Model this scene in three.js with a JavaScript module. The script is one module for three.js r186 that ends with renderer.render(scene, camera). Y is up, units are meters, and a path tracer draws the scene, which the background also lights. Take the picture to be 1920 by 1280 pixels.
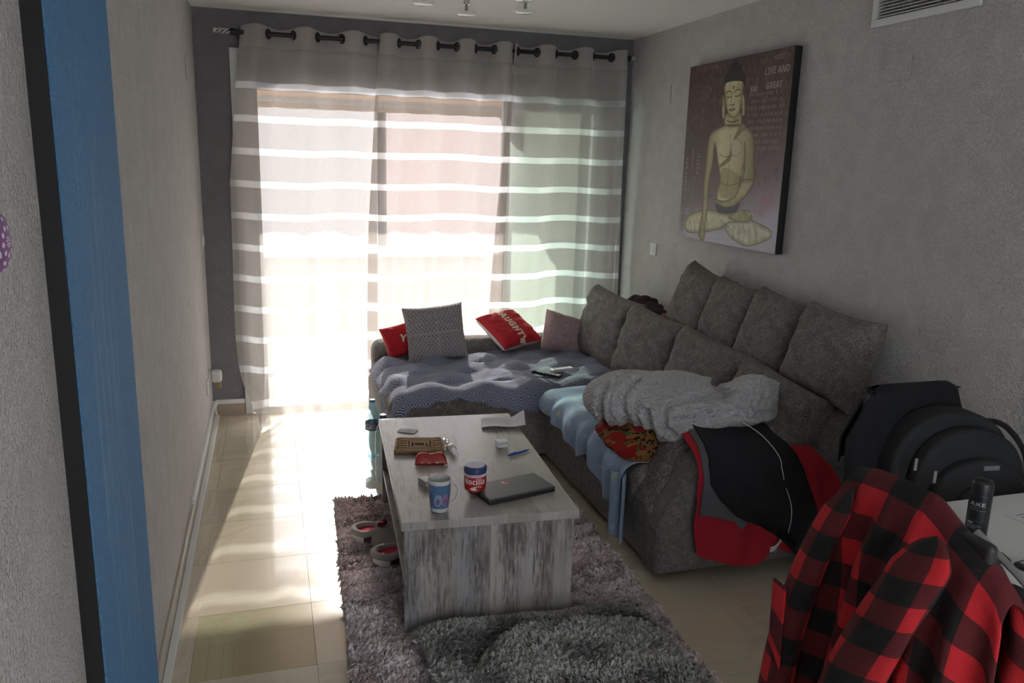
import * as THREE from 'three';
import { RoundedBoxGeometry } from 'three/addons/geometries/RoundedBoxGeometry.js';
import { ImprovedNoise } from 'three/addons/math/ImprovedNoise.js';
import { MarchingCubes } from 'three/addons/objects/MarchingCubes.js';
import { mergeGeometries, mergeVertices } from 'three/addons/utils/BufferGeometryUtils.js';

// ---------------------------------------------------------------- camera, sky, sun, exposure
const scene = new THREE.Scene();
const renderer = new THREE.WebGLRenderer();
renderer.toneMapping = THREE.LinearToneMapping;
renderer.toneMappingExposure = 29;
renderer.shadowMap.enabled = true;
const W = 2.832, H = 2.5, ZR = 6.6;            // room: x 0..W, y 0..H, z 0 (window wall) .. ZR
const camera = new THREE.PerspectiveCamera(46.123, 1.5, 0.05, 200);
{
  const r = new THREE.Vector3(0.95790582, 0.02693548, 0.28581622), u = new THREE.Vector3(0.03703407, 0.97567594, -0.21606698), f = new THREE.Vector3(0.28468388, -0.21755676, -0.93360813);
  camera.quaternion.setFromRotationMatrix(new THREE.Matrix4().makeBasis(r, u, f.clone().negate()));
  camera.position.set(0.3922, 1.6591, 5.3346);
}
{ // bright high haze: three times as bright overhead as at the horizon
  const w = 64, h = 64, d = new Float32Array(w * h * 4);
  for (let y = 0; y < h; y++) for (let x = 0; x < w; x++) {
    const e = Math.max(0, (y + 0.5) / h - 0.5), L = 0.16 * (1 + 2 * Math.sin(e * Math.PI)), i = (y * w + x) * 4;
    d[i] = L * 0.97; d[i + 1] = L; d[i + 2] = L * 1.1; d[i + 3] = 1;
  }
  const t = new THREE.DataTexture(d, w, h, THREE.RGBAFormat, THREE.FloatType);
  t.mapping = THREE.EquirectangularReflectionMapping; t.magFilter = THREE.LinearFilter; t.minFilter = THREE.LinearFilter; t.needsUpdate = true;
  scene.background = t;
}
const sun = new THREE.DirectionalLight(new THREE.Color(1, 0.97, 0.92), 0.45);
const SUN = new THREE.Vector3(0.12, 0.48, -1).normalize();   // towards the sun
sun.position.copy(SUN).multiplyScalar(20).add(new THREE.Vector3(1.4, 0, 0)); sun.target.position.set(1.4, 0, 0);
sun.castShadow = true; sun.shadow.mapSize.set(4096, 4096);
Object.assign(sun.shadow.camera, { left: -8, right: 8, top: 8, bottom: -8, near: 1, far: 50 });
scene.add(sun, sun.target);

// ---------------------------------------------------------------- helpers
function mulberry(a) { return () => { a |= 0; a = a + 0x6D2B79F5 | 0; let t = Math.imul(a ^ a >>> 15, 1 | a); t = t + Math.imul(t ^ t >>> 7, 61 | t) ^ t; return ((t ^ t >>> 14) >>> 0) / 4294967296; }; }
const rnd = mulberry(20240);
const P = new ImprovedNoise();
const N = (x, y = 0, z = 0) => P.noise(x + 31.7, y + 11.3, z + 5.1);
const fbm = (x, y, z = 0, o = 3) => { let s = 0, a = 1; for (let i = 0; i < o; i++) { s += a * N(x, y, z); x *= 2.03; y *= 2.03; z *= 2.03; a *= 0.5; } return s; };
const lerp = (a, b, t) => a + (b - a) * t, clamp = (x, a = 0, b = 1) => Math.min(b, Math.max(a, x));
const sm = (a, b, x) => { const t = clamp((x - a) / (b - a)); return t * t * (3 - 2 * t); };
const V = (x, y, z) => new THREE.Vector3(x, y, z);
const pw = (pts, x) => { if (x <= pts[0][0]) return pts[0][1]; for (let i = 1; i < pts.length; i++) if (x <= pts[i][0]) return lerp(pts[i - 1][1], pts[i][1], (x - pts[i - 1][0]) / (pts[i][0] - pts[i - 1][0])); return pts[pts.length - 1][1]; };
const used = {};
function numbered(n) { const k = used[n] = (used[n] ?? -1) + 1; return k ? n + '_' + String(k).padStart(3, '0') : n; }
function thing(name, label, category, group, pos = [0, 0, 0], ry = 0) {
  const g = new THREE.Group(); g.name = numbered(name); g.position.set(...pos); g.rotation.y = ry;
  g.userData = { label, category }; if (group) g.userData.group = group; scene.add(g); return g;
}
function mesh(name, geo, mat, parent, label) { const m = new THREE.Mesh(geo, mat); m.name = name; if (label) m.userData.label = label; parent.add(m); return m; }
function single(name, geo, mat, label, category, group) { const m = new THREE.Mesh(geo, mat); m.name = numbered(name); m.userData = { label, category }; if (group) m.userData.group = group; scene.add(m); return m; }
function struct(name, geo, mat) { const m = geo ? new THREE.Mesh(geo, mat) : new THREE.Group(); m.name = name; m.userData = { kind: 'structure' }; scene.add(m); return m; }
function boxUV(g, s = 1) {      // uv in metres by the face's main direction
  const n = g.index ? g.toNonIndexed() : g, p = n.attributes.position, uv = new Float32Array(p.count * 2);
  const a = V(), b = V(), c = V();
  for (let i = 0; i < p.count; i += 3) {
    a.fromBufferAttribute(p, i); b.fromBufferAttribute(p, i + 1); c.fromBufferAttribute(p, i + 2);
    const nn = b.clone().sub(a).cross(c.clone().sub(a)), x = Math.abs(nn.x), y = Math.abs(nn.y), z = Math.abs(nn.z);
    for (let k = 0; k < 3; k++) {
      const q = [a, b, c][k]; let U, W2;
      if (y >= x && y >= z) { U = q.x; W2 = q.z; } else if (x >= z) { U = q.z; W2 = q.y; } else { U = q.x; W2 = q.y; }
      uv[(i + k) * 2] = U / s; uv[(i + k) * 2 + 1] = W2 / s;
    }
  }
  n.setAttribute('uv', new THREE.BufferAttribute(uv, 2)); return n;
}
const box = (x0, y0, z0, x1, y1, z1) => { const g = new THREE.BoxGeometry(x1 - x0, y1 - y0, z1 - z0); g.translate((x0 + x1) / 2, (y0 + y1) / 2, (z0 + z1) / 2); return boxUV(g); };
const rbox = (x0, y0, z0, x1, y1, z1, r = 0.01, seg = 3) => { const g = new RoundedBoxGeometry(x1 - x0, y1 - y0, z1 - z0, seg, Math.min(r, (x1 - x0) / 2.01, (y1 - y0) / 2.01, (z1 - z0) / 2.01)); g.translate((x0 + x1) / 2, (y0 + y1) / 2, (z0 + z1) / 2); return boxUV(g); };
function grid(nu, nv, fn, uw = 1, vw = 1) {
  const pos = [], uv = [], idx = [];
  for (let j = 0; j <= nv; j++) for (let i = 0; i <= nu; i++) { const u = i / nu, v = j / nv, p = fn(u, v); pos.push(p[0], p[1], p[2]); uv.push(p[3] ?? u * uw, p[4] ?? v * vw); }
  for (let j = 0; j < nv; j++) for (let i = 0; i < nu; i++) { const a = j * (nu + 1) + i, b = a + 1, c = a + nu + 1, d = c + 1; idx.push(a, c, b, b, c, d); }
  const g = new THREE.BufferGeometry(); g.setAttribute('position', new THREE.Float32BufferAttribute(pos, 3)); g.setAttribute('uv', new THREE.Float32BufferAttribute(uv, 2)); g.setIndex(idx); g.computeVertexNormals(); return g;
}
function sheet(nu, nv, fn, t, uw = 1, vw = 1) {     // cloth with thickness t, closed round its edge; the far side lies along minus the normal
  const g = grid(nu, nv, fn, uw, vw), p = g.attributes.position, n = g.attributes.normal, u0 = g.attributes.uv, c = p.count;
  const pos = new Float32Array(c * 6), uv = new Float32Array(c * 4), idx = [...g.index.array];
  for (let i = 0; i < c; i++) for (let k = 0; k < 3; k++) { pos[i * 3 + k] = p.array[i * 3 + k]; pos[(c + i) * 3 + k] = p.array[i * 3 + k] - t * n.array[i * 3 + k]; }
  uv.set(u0.array); uv.set(u0.array, c * 2);
  for (let i = 0; i < g.index.count; i += 3) idx.push(c + g.index.array[i], c + g.index.array[i + 2], c + g.index.array[i + 1]);
  const rim = (a, b) => idx.push(a, b, c + a, b, c + b, c + a), w = nu + 1;
  for (let i = 0; i < nu; i++) { rim(i, i + 1); rim(nv * w + i + 1, nv * w + i); }
  for (let j = 0; j < nv; j++) { rim((j + 1) * w, j * w); rim(j * w + nu, (j + 1) * w + nu); }
  const o = new THREE.BufferGeometry(); o.setAttribute('position', new THREE.BufferAttribute(pos, 3)); o.setAttribute('uv', new THREE.BufferAttribute(uv, 2)); o.setIndex(idx); o.computeVertexNormals(); return o;
}
const lathe = (pts, seg = 32) => new THREE.LatheGeometry(pts.map(([x, y]) => new THREE.Vector2(x, y)), seg);
const tube = (pts, r, n = 24, k = 6) => new THREE.TubeGeometry(new THREE.CatmullRomCurve3(pts.map((p) => V(...p))), n, r, k, false);
function cushionGeo(w, h, t, { pinch = 0.09, fat = 0.42, seed = 0, crease = 0.006, n = 34, box: bx = 0 } = {}) {   // base edge at y = 0, front face +z
  const side = (s) => grid(n, n, (u, v) => {
    let a = u * 2 - 1, b = v * 2 - 1;
    a = Math.sign(a) * Math.pow(Math.abs(a), 0.85); b = Math.sign(b) * Math.pow(Math.abs(b), 0.85);
    const x = w / 2 * a * (1 - pinch * (1 - b * b) * a * a), y = h / 2 * b * (1 - pinch * (1 - a * a) * b * b);
    const e = Math.pow(Math.max(0, (1 - a * a * a * a) * (1 - b * b * b * b)), fat);
    const edge = Math.min(1, (1 - Math.max(Math.abs(a), Math.abs(b))) * 6);
    const wr = crease * edge * (fbm(a * 2.2 + seed, b * 5 + s, seed * 1.7, 3) + 0.8 * Math.sin(8 * (a * 0.7 + b) + 4 * N(a * 2, b * 2, seed + 3)) * Math.pow(Math.max(Math.abs(a), Math.abs(b)), 3));
    return [s * x, y + h / 2, s * (t / 2 * e + wr), s * x + 3 + s * Math.sign(a) * t / 2 * (1 - e), y + Math.sign(b) * t / 2 * (1 - e)];
  });
  const g = mergeGeometries([side(1), side(-1)]);
  return g;
}
function cushion(name, label, group, o, mat, pos, yaw, tilt, roll, category = 'cushion') {
  const m = single(name, cushionGeo(o.w, o.h, o.t, o), mat, label, category, group);
  m.position.set(...pos); m.rotation.set(tilt, yaw, roll, 'YXZ'); return m;
}
function sdfGeo(fn, c, hs, res, uvs = 1) {     // blob: fn = signed distance in world metres, inside the cube of half side hs round c
  const mc = new MarchingCubes(res, new THREE.MeshStandardMaterial(), false, false, 300000);
  mc.isolation = 0;
  const h = res / 2;
  for (let k = 0; k < res; k++) for (let j = 0; j < res; j++) for (let i = 0; i < res; i++) mc.field[i + j * res + k * res * res] = -fn(c[0] + (i - h) / h * hs, c[1] + (j - h) / h * hs, c[2] + (k - h) / h * hs);
  mc.update();
  const pos = new Float32Array(mc.count * 3), nor = new Float32Array(mc.count * 3), uv = new Float32Array(mc.count * 2);
  for (let i = 0; i < mc.count; i++) {
    for (let k = 0; k < 3; k++) { pos[i * 3 + k] = c[k] + mc.positionArray[i * 3 + k] * hs; nor[i * 3 + k] = mc.normalArray[i * 3 + k]; }
    uv[i * 2] = pos[i * 3] / uvs; uv[i * 2 + 1] = (pos[i * 3 + 1] - pos[i * 3 + 2] * 0.6) / uvs;
  }
  const g = new THREE.BufferGeometry(); g.setAttribute('position', new THREE.BufferAttribute(pos, 3)); g.setAttribute('normal', new THREE.BufferAttribute(nor, 3)); g.setAttribute('uv', new THREE.BufferAttribute(uv, 2)); 
  const q = mergeVertices(g, 1e-5); q.computeVertexNormals(); return q;
}
const sdE = (x, y, z, c, r) => { const a = (x - c[0]) / r[0], b = (y - c[1]) / r[1], d = (z - c[2]) / r[2], k = Math.hypot(a, b, d); return (k - 1) * Math.min(...r); };
const sdSeg = (x, y, z, a, b) => { const px = x - a[0], py = y - a[1], pz = z - a[2], bx = b[0] - a[0], by = b[1] - a[1], bz = b[2] - a[2], t = clamp((px * bx + py * by + pz * bz) / (bx * bx + by * by + bz * bz)); return Math.hypot(px - bx * t, py - by * t, pz - bz * t); };
const smin = (a, b, k) => { const h = clamp(0.5 + 0.5 * (b - a) / k); return lerp(b, a, h) - k * h * (1 - h); };

// ---------------------------------------------------------------- textures
function canvasTex(w, h, draw, rx, ry, srgb = true) {
  const c = document.createElement('canvas'); c.width = w; c.height = h; draw(c.getContext('2d'), w, h);
  const t = new THREE.CanvasTexture(c); if (srgb) t.colorSpace = THREE.SRGBColorSpace;
  if (rx) { t.wrapS = t.wrapT = THREE.RepeatWrapping; t.repeat.set(rx, ry ?? rx); }
  return t;
}
function dataTex(n, fn, rep, srgb = false) {
  const d = new Uint8Array(n * n * 4);
  for (let y = 0; y < n; y++) for (let x = 0; x < n; x++) { const c = fn(x, y), i = (y * n + x) * 4; if (typeof c === 'number') d[i] = d[i + 1] = d[i + 2] = clamp(c, 0, 255); else for (let k = 0; k < 3; k++) d[i + k] = clamp(c[k], 0, 255); d[i + 3] = 255; }
  const t = new THREE.DataTexture(d, n, n); t.wrapS = t.wrapT = THREE.RepeatWrapping; t.magFilter = THREE.LinearFilter; t.minFilter = THREE.LinearFilter; t.repeat.set(rep, rep); if (srgb) t.colorSpace = THREE.SRGBColorSpace; t.needsUpdate = true; return t;
}
const wrapTables = {};
function wnoise(n, cells, seed) {   // value noise that repeats over n pixels
  const k = cells + '_' + seed, r = mulberry(seed * 977 + cells); const t = wrapTables[k] ??= Float32Array.from({ length: cells * cells }, () => r());
  return (x, y) => { const fx = x / n * cells, fy = y / n * cells, x0 = Math.floor(fx), y0 = Math.floor(fy), a = fx - x0, b = fy - y0, s = a * a * (3 - 2 * a), q = b * b * (3 - 2 * b), g = (i, j) => t[((j % cells + cells) % cells) * cells + (i % cells + cells) % cells]; return lerp(lerp(g(x0, y0), g(x0 + 1, y0), s), lerp(g(x0, y0 + 1), g(x0 + 1, y0 + 1), s), q); };
}
const plaster = (() => { const a = wnoise(1024, 160, 1), b = wnoise(1024, 70, 2), c = wnoise(1024, 300, 3); return dataTex(1024, (x, y) => 255 * (0.5 * sm(0.45, 0.75, a(x, y)) + 0.35 * sm(0.5, 0.8, b(x, y)) + 0.15 * c(x, y)), 1.6); })();
const grainy = (() => { const a = wnoise(512, 180, 4), b = wnoise(512, 20, 5); return dataTex(512, (x, y) => 255 * (0.82 + 0.1 * (a(x, y) - 0.5) + 0.09 * (b(x, y) - 0.5)), 0.9); })();
const weave = dataTex(256, (x, y) => 255 * (0.5 + 0.28 * Math.sin(x / 256 * Math.PI * 2 * 32) * Math.sin(y / 256 * Math.PI * 2 * 32) + 0.2 * (rnd() - 0.5)), 12);
const melange = (() => { const a = wnoise(512, 256, 6), b = wnoise(512, 120, 7), c = wnoise(512, 14, 8); return dataTex(512, (x, y) => { const v = 0.62 + 0.45 * (a(x, y) - 0.5) + 0.3 * (b(x, y) - 0.5) + 0.12 * (c(x, y) - 0.5); return [255 * v, 252 * v, 248 * v]; }, 2.6, true); })();
const fuzz = (() => { const a = wnoise(512, 70, 9), b = wnoise(512, 150, 10); return dataTex(512, (x, y) => 255 * (0.65 * Math.abs(a(x, y) - 0.5) * 2 + 0.35 * b(x, y)), 2.2); })();
const rep = (t, r) => { const c = t.clone(); c.repeat.set(r, r); c.needsUpdate = true; return c; };

// ---------------------------------------------------------------- materials (linear base colours)
const lin = (r, g, b) => new THREE.Color().setRGB(r, g, b);
const M = (color, roughness = 0.7, o = {}) => new THREE.MeshPhysicalMaterial({ color, roughness, ...o });
const mat = {
  wall: M(lin(0.68, 0.655, 0.635), 0.75, { map: grainy, bumpMap: plaster, bumpScale: 0.005 }),
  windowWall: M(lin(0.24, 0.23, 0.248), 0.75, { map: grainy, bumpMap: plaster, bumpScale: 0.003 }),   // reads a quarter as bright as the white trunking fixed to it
  blue: M(lin(1, 1, 1), 0.75, { map: (() => { const r = mulberry(41), t = canvasTex(512, 1024, (g, w, h) => { g.fillStyle = '#4d86b6'; g.fillRect(0, 0, w, h); for (let i = 0; i < 60000; i++) { g.globalAlpha = 0.16; g.fillStyle = r() < 0.5 ? '#2f5f8c' : '#8fb4d0'; g.fillRect(r() * w, r() * h, 2, 2); } for (let i = 0; i < 130; i++) { g.globalAlpha = 0.05 + 0.08 * r(); g.fillStyle = '#b9c4cc'; g.fillRect(w * (0.3 + 0.45 * r()), h * (0.25 + 0.5 * r()), 2 + r() * 9, 30 + r() * 170); } }, 1 / 0.62, 1 / 2.5); return t; })(), bumpMap: plaster, bumpScale: 0.004 }),
  ceiling: M(lin(0.86, 0.86, 0.83), 0.9),
  white: M(lin(0.72, 0.73, 0.72), 0.4),
  whiteMatte: M(lin(0.7, 0.7, 0.68), 0.8),
  alu: M(lin(0.62, 0.63, 0.62), 0.35),
  black: M(lin(0.012, 0.012, 0.014), 0.45),
  blackMetal: M(lin(0.015, 0.015, 0.02), 0.35, { metalness: 0.3 }),
  chrome: M(lin(0.75, 0.75, 0.76), 0.15, { metalness: 1 }),
  sofa: M(lin(0.46, 0.43, 0.412), 0.9, { map: melange, bumpMap: weave, bumpScale: 0.0006, sheen: 0.3, sheenRoughness: 0.6, sheenColor: lin(0.4, 0.38, 0.37) }),
  sofaShell: M(lin(0.50, 0.49, 0.49), 0.85, { map: rep(melange, 5), bumpMap: weave, bumpScale: 0.0006 }),
  glass: M(lin(0.97, 0.98, 0.97), 0.03, { transmission: 1, thickness: 0, ior: 1.45 }),
  red: M(lin(0.42, 0.012, 0.028), 0.85, { bumpMap: weave, bumpScale: 0.0008 }),
};

// ================================================================ THE SETTING
const OX0 = 0.2, OX1 = 2.79, OY = 2.285;              // window opening in the back wall
{
  // back wall in violet grey accent paint: pieces round the opening, one mesh
  struct('wall_back', mergeGeometries([box(-0.2, 0, -0.24, OX0, H, 0), box(OX1, 0, -0.24, W + 0.2, H, 0), box(OX0, OY, -0.24, OX1, H, 0)]), mat.windowWall);
  struct('wall_left', box(-0.2, 0, 0, 0, H, ZR), mat.wall);
  struct('wall_right', mergeGeometries([box(W, 0, 0, W + 0.2, H, 2.39), box(W, 0, 2.89, W + 0.2, H, ZR), box(W, 0, 2.39, W + 0.2, 2.266, 2.89), box(W, 2.403, 2.39, W + 0.2, H, 2.89)]), mat.wall);
  struct('wall_rear', mergeGeometries([box(-0.2, 0, ZR, 0.7, H, ZR + 0.2), box(2.3, 0, ZR, W + 0.2, H, ZR + 0.2), box(0.7, 0, ZR, 2.3, 0.5, ZR + 0.2), box(0.7, 2.2, ZR, 2.3, H, ZR + 0.2)]), mat.wall);
  // unseen window added behind the camera, as fill for sides facing away from the curtains
  const w2 = struct('added_window_2');
  for (const [x0, y0, x1, y1] of [[0.7, 0.5, 0.76, 2.2], [2.24, 0.5, 2.3, 2.2], [1.47, 0.5, 1.53, 2.2], [0.76, 0.5, 2.24, 0.56], [0.76, 2.14, 2.24, 2.2]]) mesh('frame_bar', rbox(x0, y0, ZR + 0.06, x1, y1, ZR + 0.12, 0.004), mat.alu, w2);
  for (const [x0, x1] of [[0.76, 1.47], [1.53, 2.24]]) mesh('pane', box(x0, 0.56, ZR + 0.085, x1, 2.14, ZR + 0.087), mat.glass, w2);
  struct('ceiling', box(-0.2, H, -0.24, W + 0.2, H + 0.2, ZR + 0.2), mat.ceiling);
  // tall panel on the left wall: near-black box with a thin blue face on it
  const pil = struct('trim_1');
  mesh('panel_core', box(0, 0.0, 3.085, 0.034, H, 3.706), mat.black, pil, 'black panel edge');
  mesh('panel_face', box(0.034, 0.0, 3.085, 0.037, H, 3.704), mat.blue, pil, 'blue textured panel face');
}
{ // polished marble tiles, 40 cm, laid in a grid
  const fl = struct('floor', box(-0.2, -0.12, 0, W + 0.2, -0.0025, ZR), M(lin(0.42, 0.37, 0.3), 0.6));
  const marble = (seed, base, vein, amount) => {
    const r = mulberry(seed);
    return canvasTex(512, 512, (g, w, h) => {
      g.fillStyle = base; g.fillRect(0, 0, w, h);
      for (let i = 0; i < 900; i++) { const x = r() * w, y = r() * h, s = 6 + r() * 60; g.globalAlpha = 0.025; g.fillStyle = r() < 0.5 ? '#fff6e4' : '#b9a98c'; g.beginPath(); g.ellipse(x, y, s * 1.6, s * 0.7, r() * 0.6, 0, 7); g.fill(); }
      for (let i = 0; i < amount; i++) {
        g.globalAlpha = 0.2 + 0.4 * r(); g.strokeStyle = r() < 0.6 ? vein : '#8d8069'; g.lineWidth = 0.6 + 1.6 * r() * r();
        let x = r() * w, y = r() * h, a = (r() - 0.5) * 1.2; g.beginPath(); g.moveTo(x, y);
        const n = 4 + r() * 22; for (let k = 0; k < n; k++) { a += (r() - 0.5) * 1.3; a *= 0.9; x += Math.cos(a) * 9; y += Math.sin(a) * 9; g.lineTo(x, y); } g.stroke();
      }
    });
  };
  const polish = { roughness: 0.16, clearcoat: 0.6, clearcoatRoughness: 0.07 };
  const T = ['#d8cbb2', '#d5c9b1', '#dccfb8', '#d1c6ae', '#d9ccb4'].map((c, i) => M(lin(0.88, 0.88, 0.88), 0.2, { ...polish, map: marble(50 + i, c, '#a98d5a', 10 + i * 3) }));
  const veined = M(lin(0.84, 0.84, 0.84), 0.2, { ...polish, map: marble(77, '#c2ad86', '#8d6a2c', 170) });
  const gt = new RoundedBoxGeometry(0.3988, 0.012, 0.3988, 1, 0.0007);
  gt.deleteAttribute('uv'); const gg = boxUV(gt, 0.3988);
  const r = mulberry(5);
  for (let i = -1; i < 7; i++) for (let j = -6; j < 11; j++) {
    const x = 0.092 + i * 0.4, z = 2.472 + j * 0.4;
    if (z > ZR - 0.3) continue;
    let x0 = Math.max(x, 0), x1 = Math.min(x + 0.3988, W), z0 = Math.max(z, 0.002);
    if (x1 - x0 < 0.05) continue;
    const m = mesh('floor_tile', gg, i === 0 && j === 0 ? veined : i === 3 && j === 4 ? veined : T[Math.floor(r() * T.length)], fl);
    const sx = (x1 - x0) / 0.3988, sz = (z + 0.3988 - z0) / 0.3988; if (sz < 0.1) { fl.remove(m); continue; }
    m.scale.set(sx, 1, sz); m.position.set((x0 + x1) / 2, -0.006, (z0 + z + 0.3988) / 2);
    if (sx > 0.99 && sz > 0.99 && r() < 0.5) m.rotation.y = Math.PI;
  }
}
{ // stone skirting and plastic cable trunking
  const stone = M(lin(0.50, 0.41, 0.32), 0.3, { map: grainy });
  struct('baseboard_back', rbox(0.012, 0, 0, OX0 - 0.002, 0.072, 0.012, 0.003), stone);
  struct('baseboard_left', rbox(0, 0, 0.0, 0.012, 0.075, 3.083, 0.003), M(lin(0.56, 0.50, 0.40), 0.3, { map: grainy }));
  struct('baseboard_right', rbox(W - 0.012, 0, 0.0, W, 0.075, ZR, 0.003), stone);
  struct('trim_2', rbox(0.014, 0.074, 0.0, OX0 - 0.002, 0.104, 0.016, 0.003), mat.white);
  struct('trim_3', mergeGeometries([rbox(0, 0.077, 0.02, 0.016, 0.103, 1.62, 0.003), rbox(0.0, 0.03, 1.6, 0.004, 0.1, 1.64, 0.001)]), mat.white);
  struct('trim_4', mergeGeometries([rbox(0.0125, 0.0, 0.05, 0.038, 0.02, 3.08, 0.003), boxUV(tube([[0.03, 0.09, 0.006], [0.022, 0.085, 0.02], [0.014, 0.06, 0.04], [0.02, 0.02, 0.06]], 0.008))]), mat.whiteMatte);
}
{ // sliding window: casing, outer frame, roller shutter box, one closed sash with tinted double glass on the right; the rest stands open
  const w = struct('window_1');
  const a = mat.alu;
  mesh('casing_stile', rbox(OX0, 0, -0.03, OX0 + 0.045, OY, 0.018, 0.004), a, w); mesh('casing_stile', rbox(OX1 - 0.045, 0, -0.03, OX1, OY, 0.018, 0.004), a, w);
  mesh('casing_head', rbox(OX0, OY - 0.04, -0.03, OX1, OY, 0.016, 0.004), a, w);
  mesh('shutter_box', box(OX0 + 0.045, 2.065, -0.22, OX1 - 0.045, OY - 0.04, -0.005), M(lin(0.34, 0.33, 0.33), 0.6), w);
  mesh('frame_stile', rbox(OX0 + 0.045, 0.03, -0.16, OX0 + 0.15, 2.065, -0.03, 0.005), a, w); mesh('frame_stile', rbox(OX1 - 0.15, 0.03, -0.16, OX1 - 0.045, 2.065, -0.03, 0.005), a, w);
  mesh('sill_rail', rbox(OX0, 0, -0.2, OX1, 0.035, 0.0, 0.005), a, w);
  mesh('sash_stile', rbox(1.93, 0.035, -0.1, 1.985, 2.065, -0.05, 0.004), a, w); mesh('sash_stile', rbox(2.585, 0.035, -0.1, 2.64, 2.065, -0.05, 0.004), a, w);
  mesh('sash_rail', rbox(1.985, 0.035, -0.1, 2.585, 0.1, -0.05, 0.004), a, w); mesh('sash_rail', rbox(1.985, 2.0, -0.1, 2.585, 2.065, -0.05, 0.004), a, w);
  const tint = M(lin(0.80, 0.90, 0.84), 0.02, { transmission: 1, thickness: 0, ior: 1.45 });
  mesh('pane', box(1.985, 0.1, -0.082, 2.585, 2.0, -0.080), tint, w);
  // handle strip seen beside the curtain
  mesh('sash_handle', rbox(OX1 - 0.03, 1.75, 0.018, OX1 - 0.012, 2.1, 0.03, 0.004), M(lin(0.1, 0.1, 0.11), 0.4), w);
}

// ================================================================ OUTSIDE THE WINDOW
{
  const render = M(lin(0.5, 0.48, 0.45), 0.9, { bumpMap: plaster, bumpScale: 0.002 });
  const tf = single('terrace_floor', box(-1.5, -0.15, -2.75, 4.5, -0.01, -0.24), M(lin(0.30, 0.28, 0.26), 0.7), 'beige terrace floor outside the curtained window', 'terrace');
  tf.userData.kind = 'structure';
  const pp = thing('parapet', 'low rendered parapet at the edge of the terrace outside', 'parapet');
  mesh('parapet_wall', box(-1.5, -0.01, -2.7, 4.5, 0.72, -2.55), render, pp); mesh('coping', rbox(-1.5, 0.72, -2.73, 4.5, 0.76, -2.52, 0.008), M(lin(0.7, 0.68, 0.64), 0.6), pp);
  single('terrace_side_wall', box(2.56, -0.01, -2.12, 2.72, 2.7, -0.24), render, 'pale rendered side wall of the terrace beside the tinted window pane', 'wall').userData.kind = 'structure';
  // sloping canvas awning with its front bar; it keeps the sun off the upper half of the curtains
  const aw = thing('awning', 'warm beige canvas awning sloping down over the terrace', 'awning');
  mesh('awning_canvas', sheet(30, 10, (u, v) => [lerp(-1.6, 4.2, u), lerp(2.62, 2.12, v) - 0.02 * Math.sin(Math.PI * v), lerp(-0.25, -1.67, v)], 0.004, 5.8, 1.9), M(lin(0.66, 0.52, 0.38), 0.9, { transmission: 0.35, thickness: 0, side: THREE.DoubleSide }), aw);
  mesh('front_bar', rbox(-1.6, 2.085, -1.70, 4.2, 2.135, -1.64, 0.01), mat.alu, aw);
  mesh('valance', sheet(120, 4, (u, v) => [lerp(-1.6, 4.2, u), 2.095 - v * (0.05 + 0.006 * Math.abs(Math.sin(u * 70))), -1.67 + 0.006 * Math.sin(u * 130) * v], 0.003), M(lin(0.66, 0.52, 0.38), 0.9), aw);
  mesh('pennant', sheet(14, 14, (u, v) => { const k = v; return [2.47 + 0.01 * Math.sin(v * 5) + (u - 0.5) * 0.3 * Math.sqrt(Math.max(0.002, 1 - k * k)) + 0.12 * k, 2.08 - v * 0.33, -1.62 + 0.015 * Math.sin(u * 6)]; }, 0.004), M(lin(0.35, 0.33, 0.33), 0.9), aw, 'grey pointed flap of cloth');
  // street level and the blind gables of the houses across
  single('street', box(-40, -9.2, -60, 44, -9, -2.75), M(lin(0.36, 0.35, 0.33), 0.9), 'grey street far below the terrace', 'street').userData.kind = 'structure';
  const house = (name, label, x0, x1, y1, z, col) => {
    const h = thing(name, label, 'building');
    mesh('house_wall', box(x0, -9, z - 6, x1, y1, z), M(col, 0.9), h); mesh('roof_edge', box(x0 - 0.1, y1, z - 6.1, x1 + 0.1, y1 + 0.15, z + 0.1), M(lin(0.55, 0.5, 0.46), 0.9), h);
    for (let x = x0 + 0.8; x < x1 - 1; x += 2.1) for (let y = -2.2; y > -7; y -= 2.9) { const f = mesh('house_window', box(x, y, z, x + 0.9, y + 1.2, z + 0.06), M(lin(0.6, 0.6, 0.58), 0.6), h); mesh('house_pane', box(x + 0.08, y + 0.08, z + 0.06, x + 0.82, y + 1.12, z + 0.065), M(lin(0.42, 0.4, 0.38), 0.3), f); }
  };
  house('apartment_house', 'cream apartment house across the street beyond the terrace', -12, 3.0, 3.5, -15, lin(0.42, 0.41, 0.39));
  house('apartment_house', 'pinkish apartment house across the street beyond the terrace', 3.25, 16, 3.3, -15.2, lin(0.44, 0.37, 0.34));
}

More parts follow.
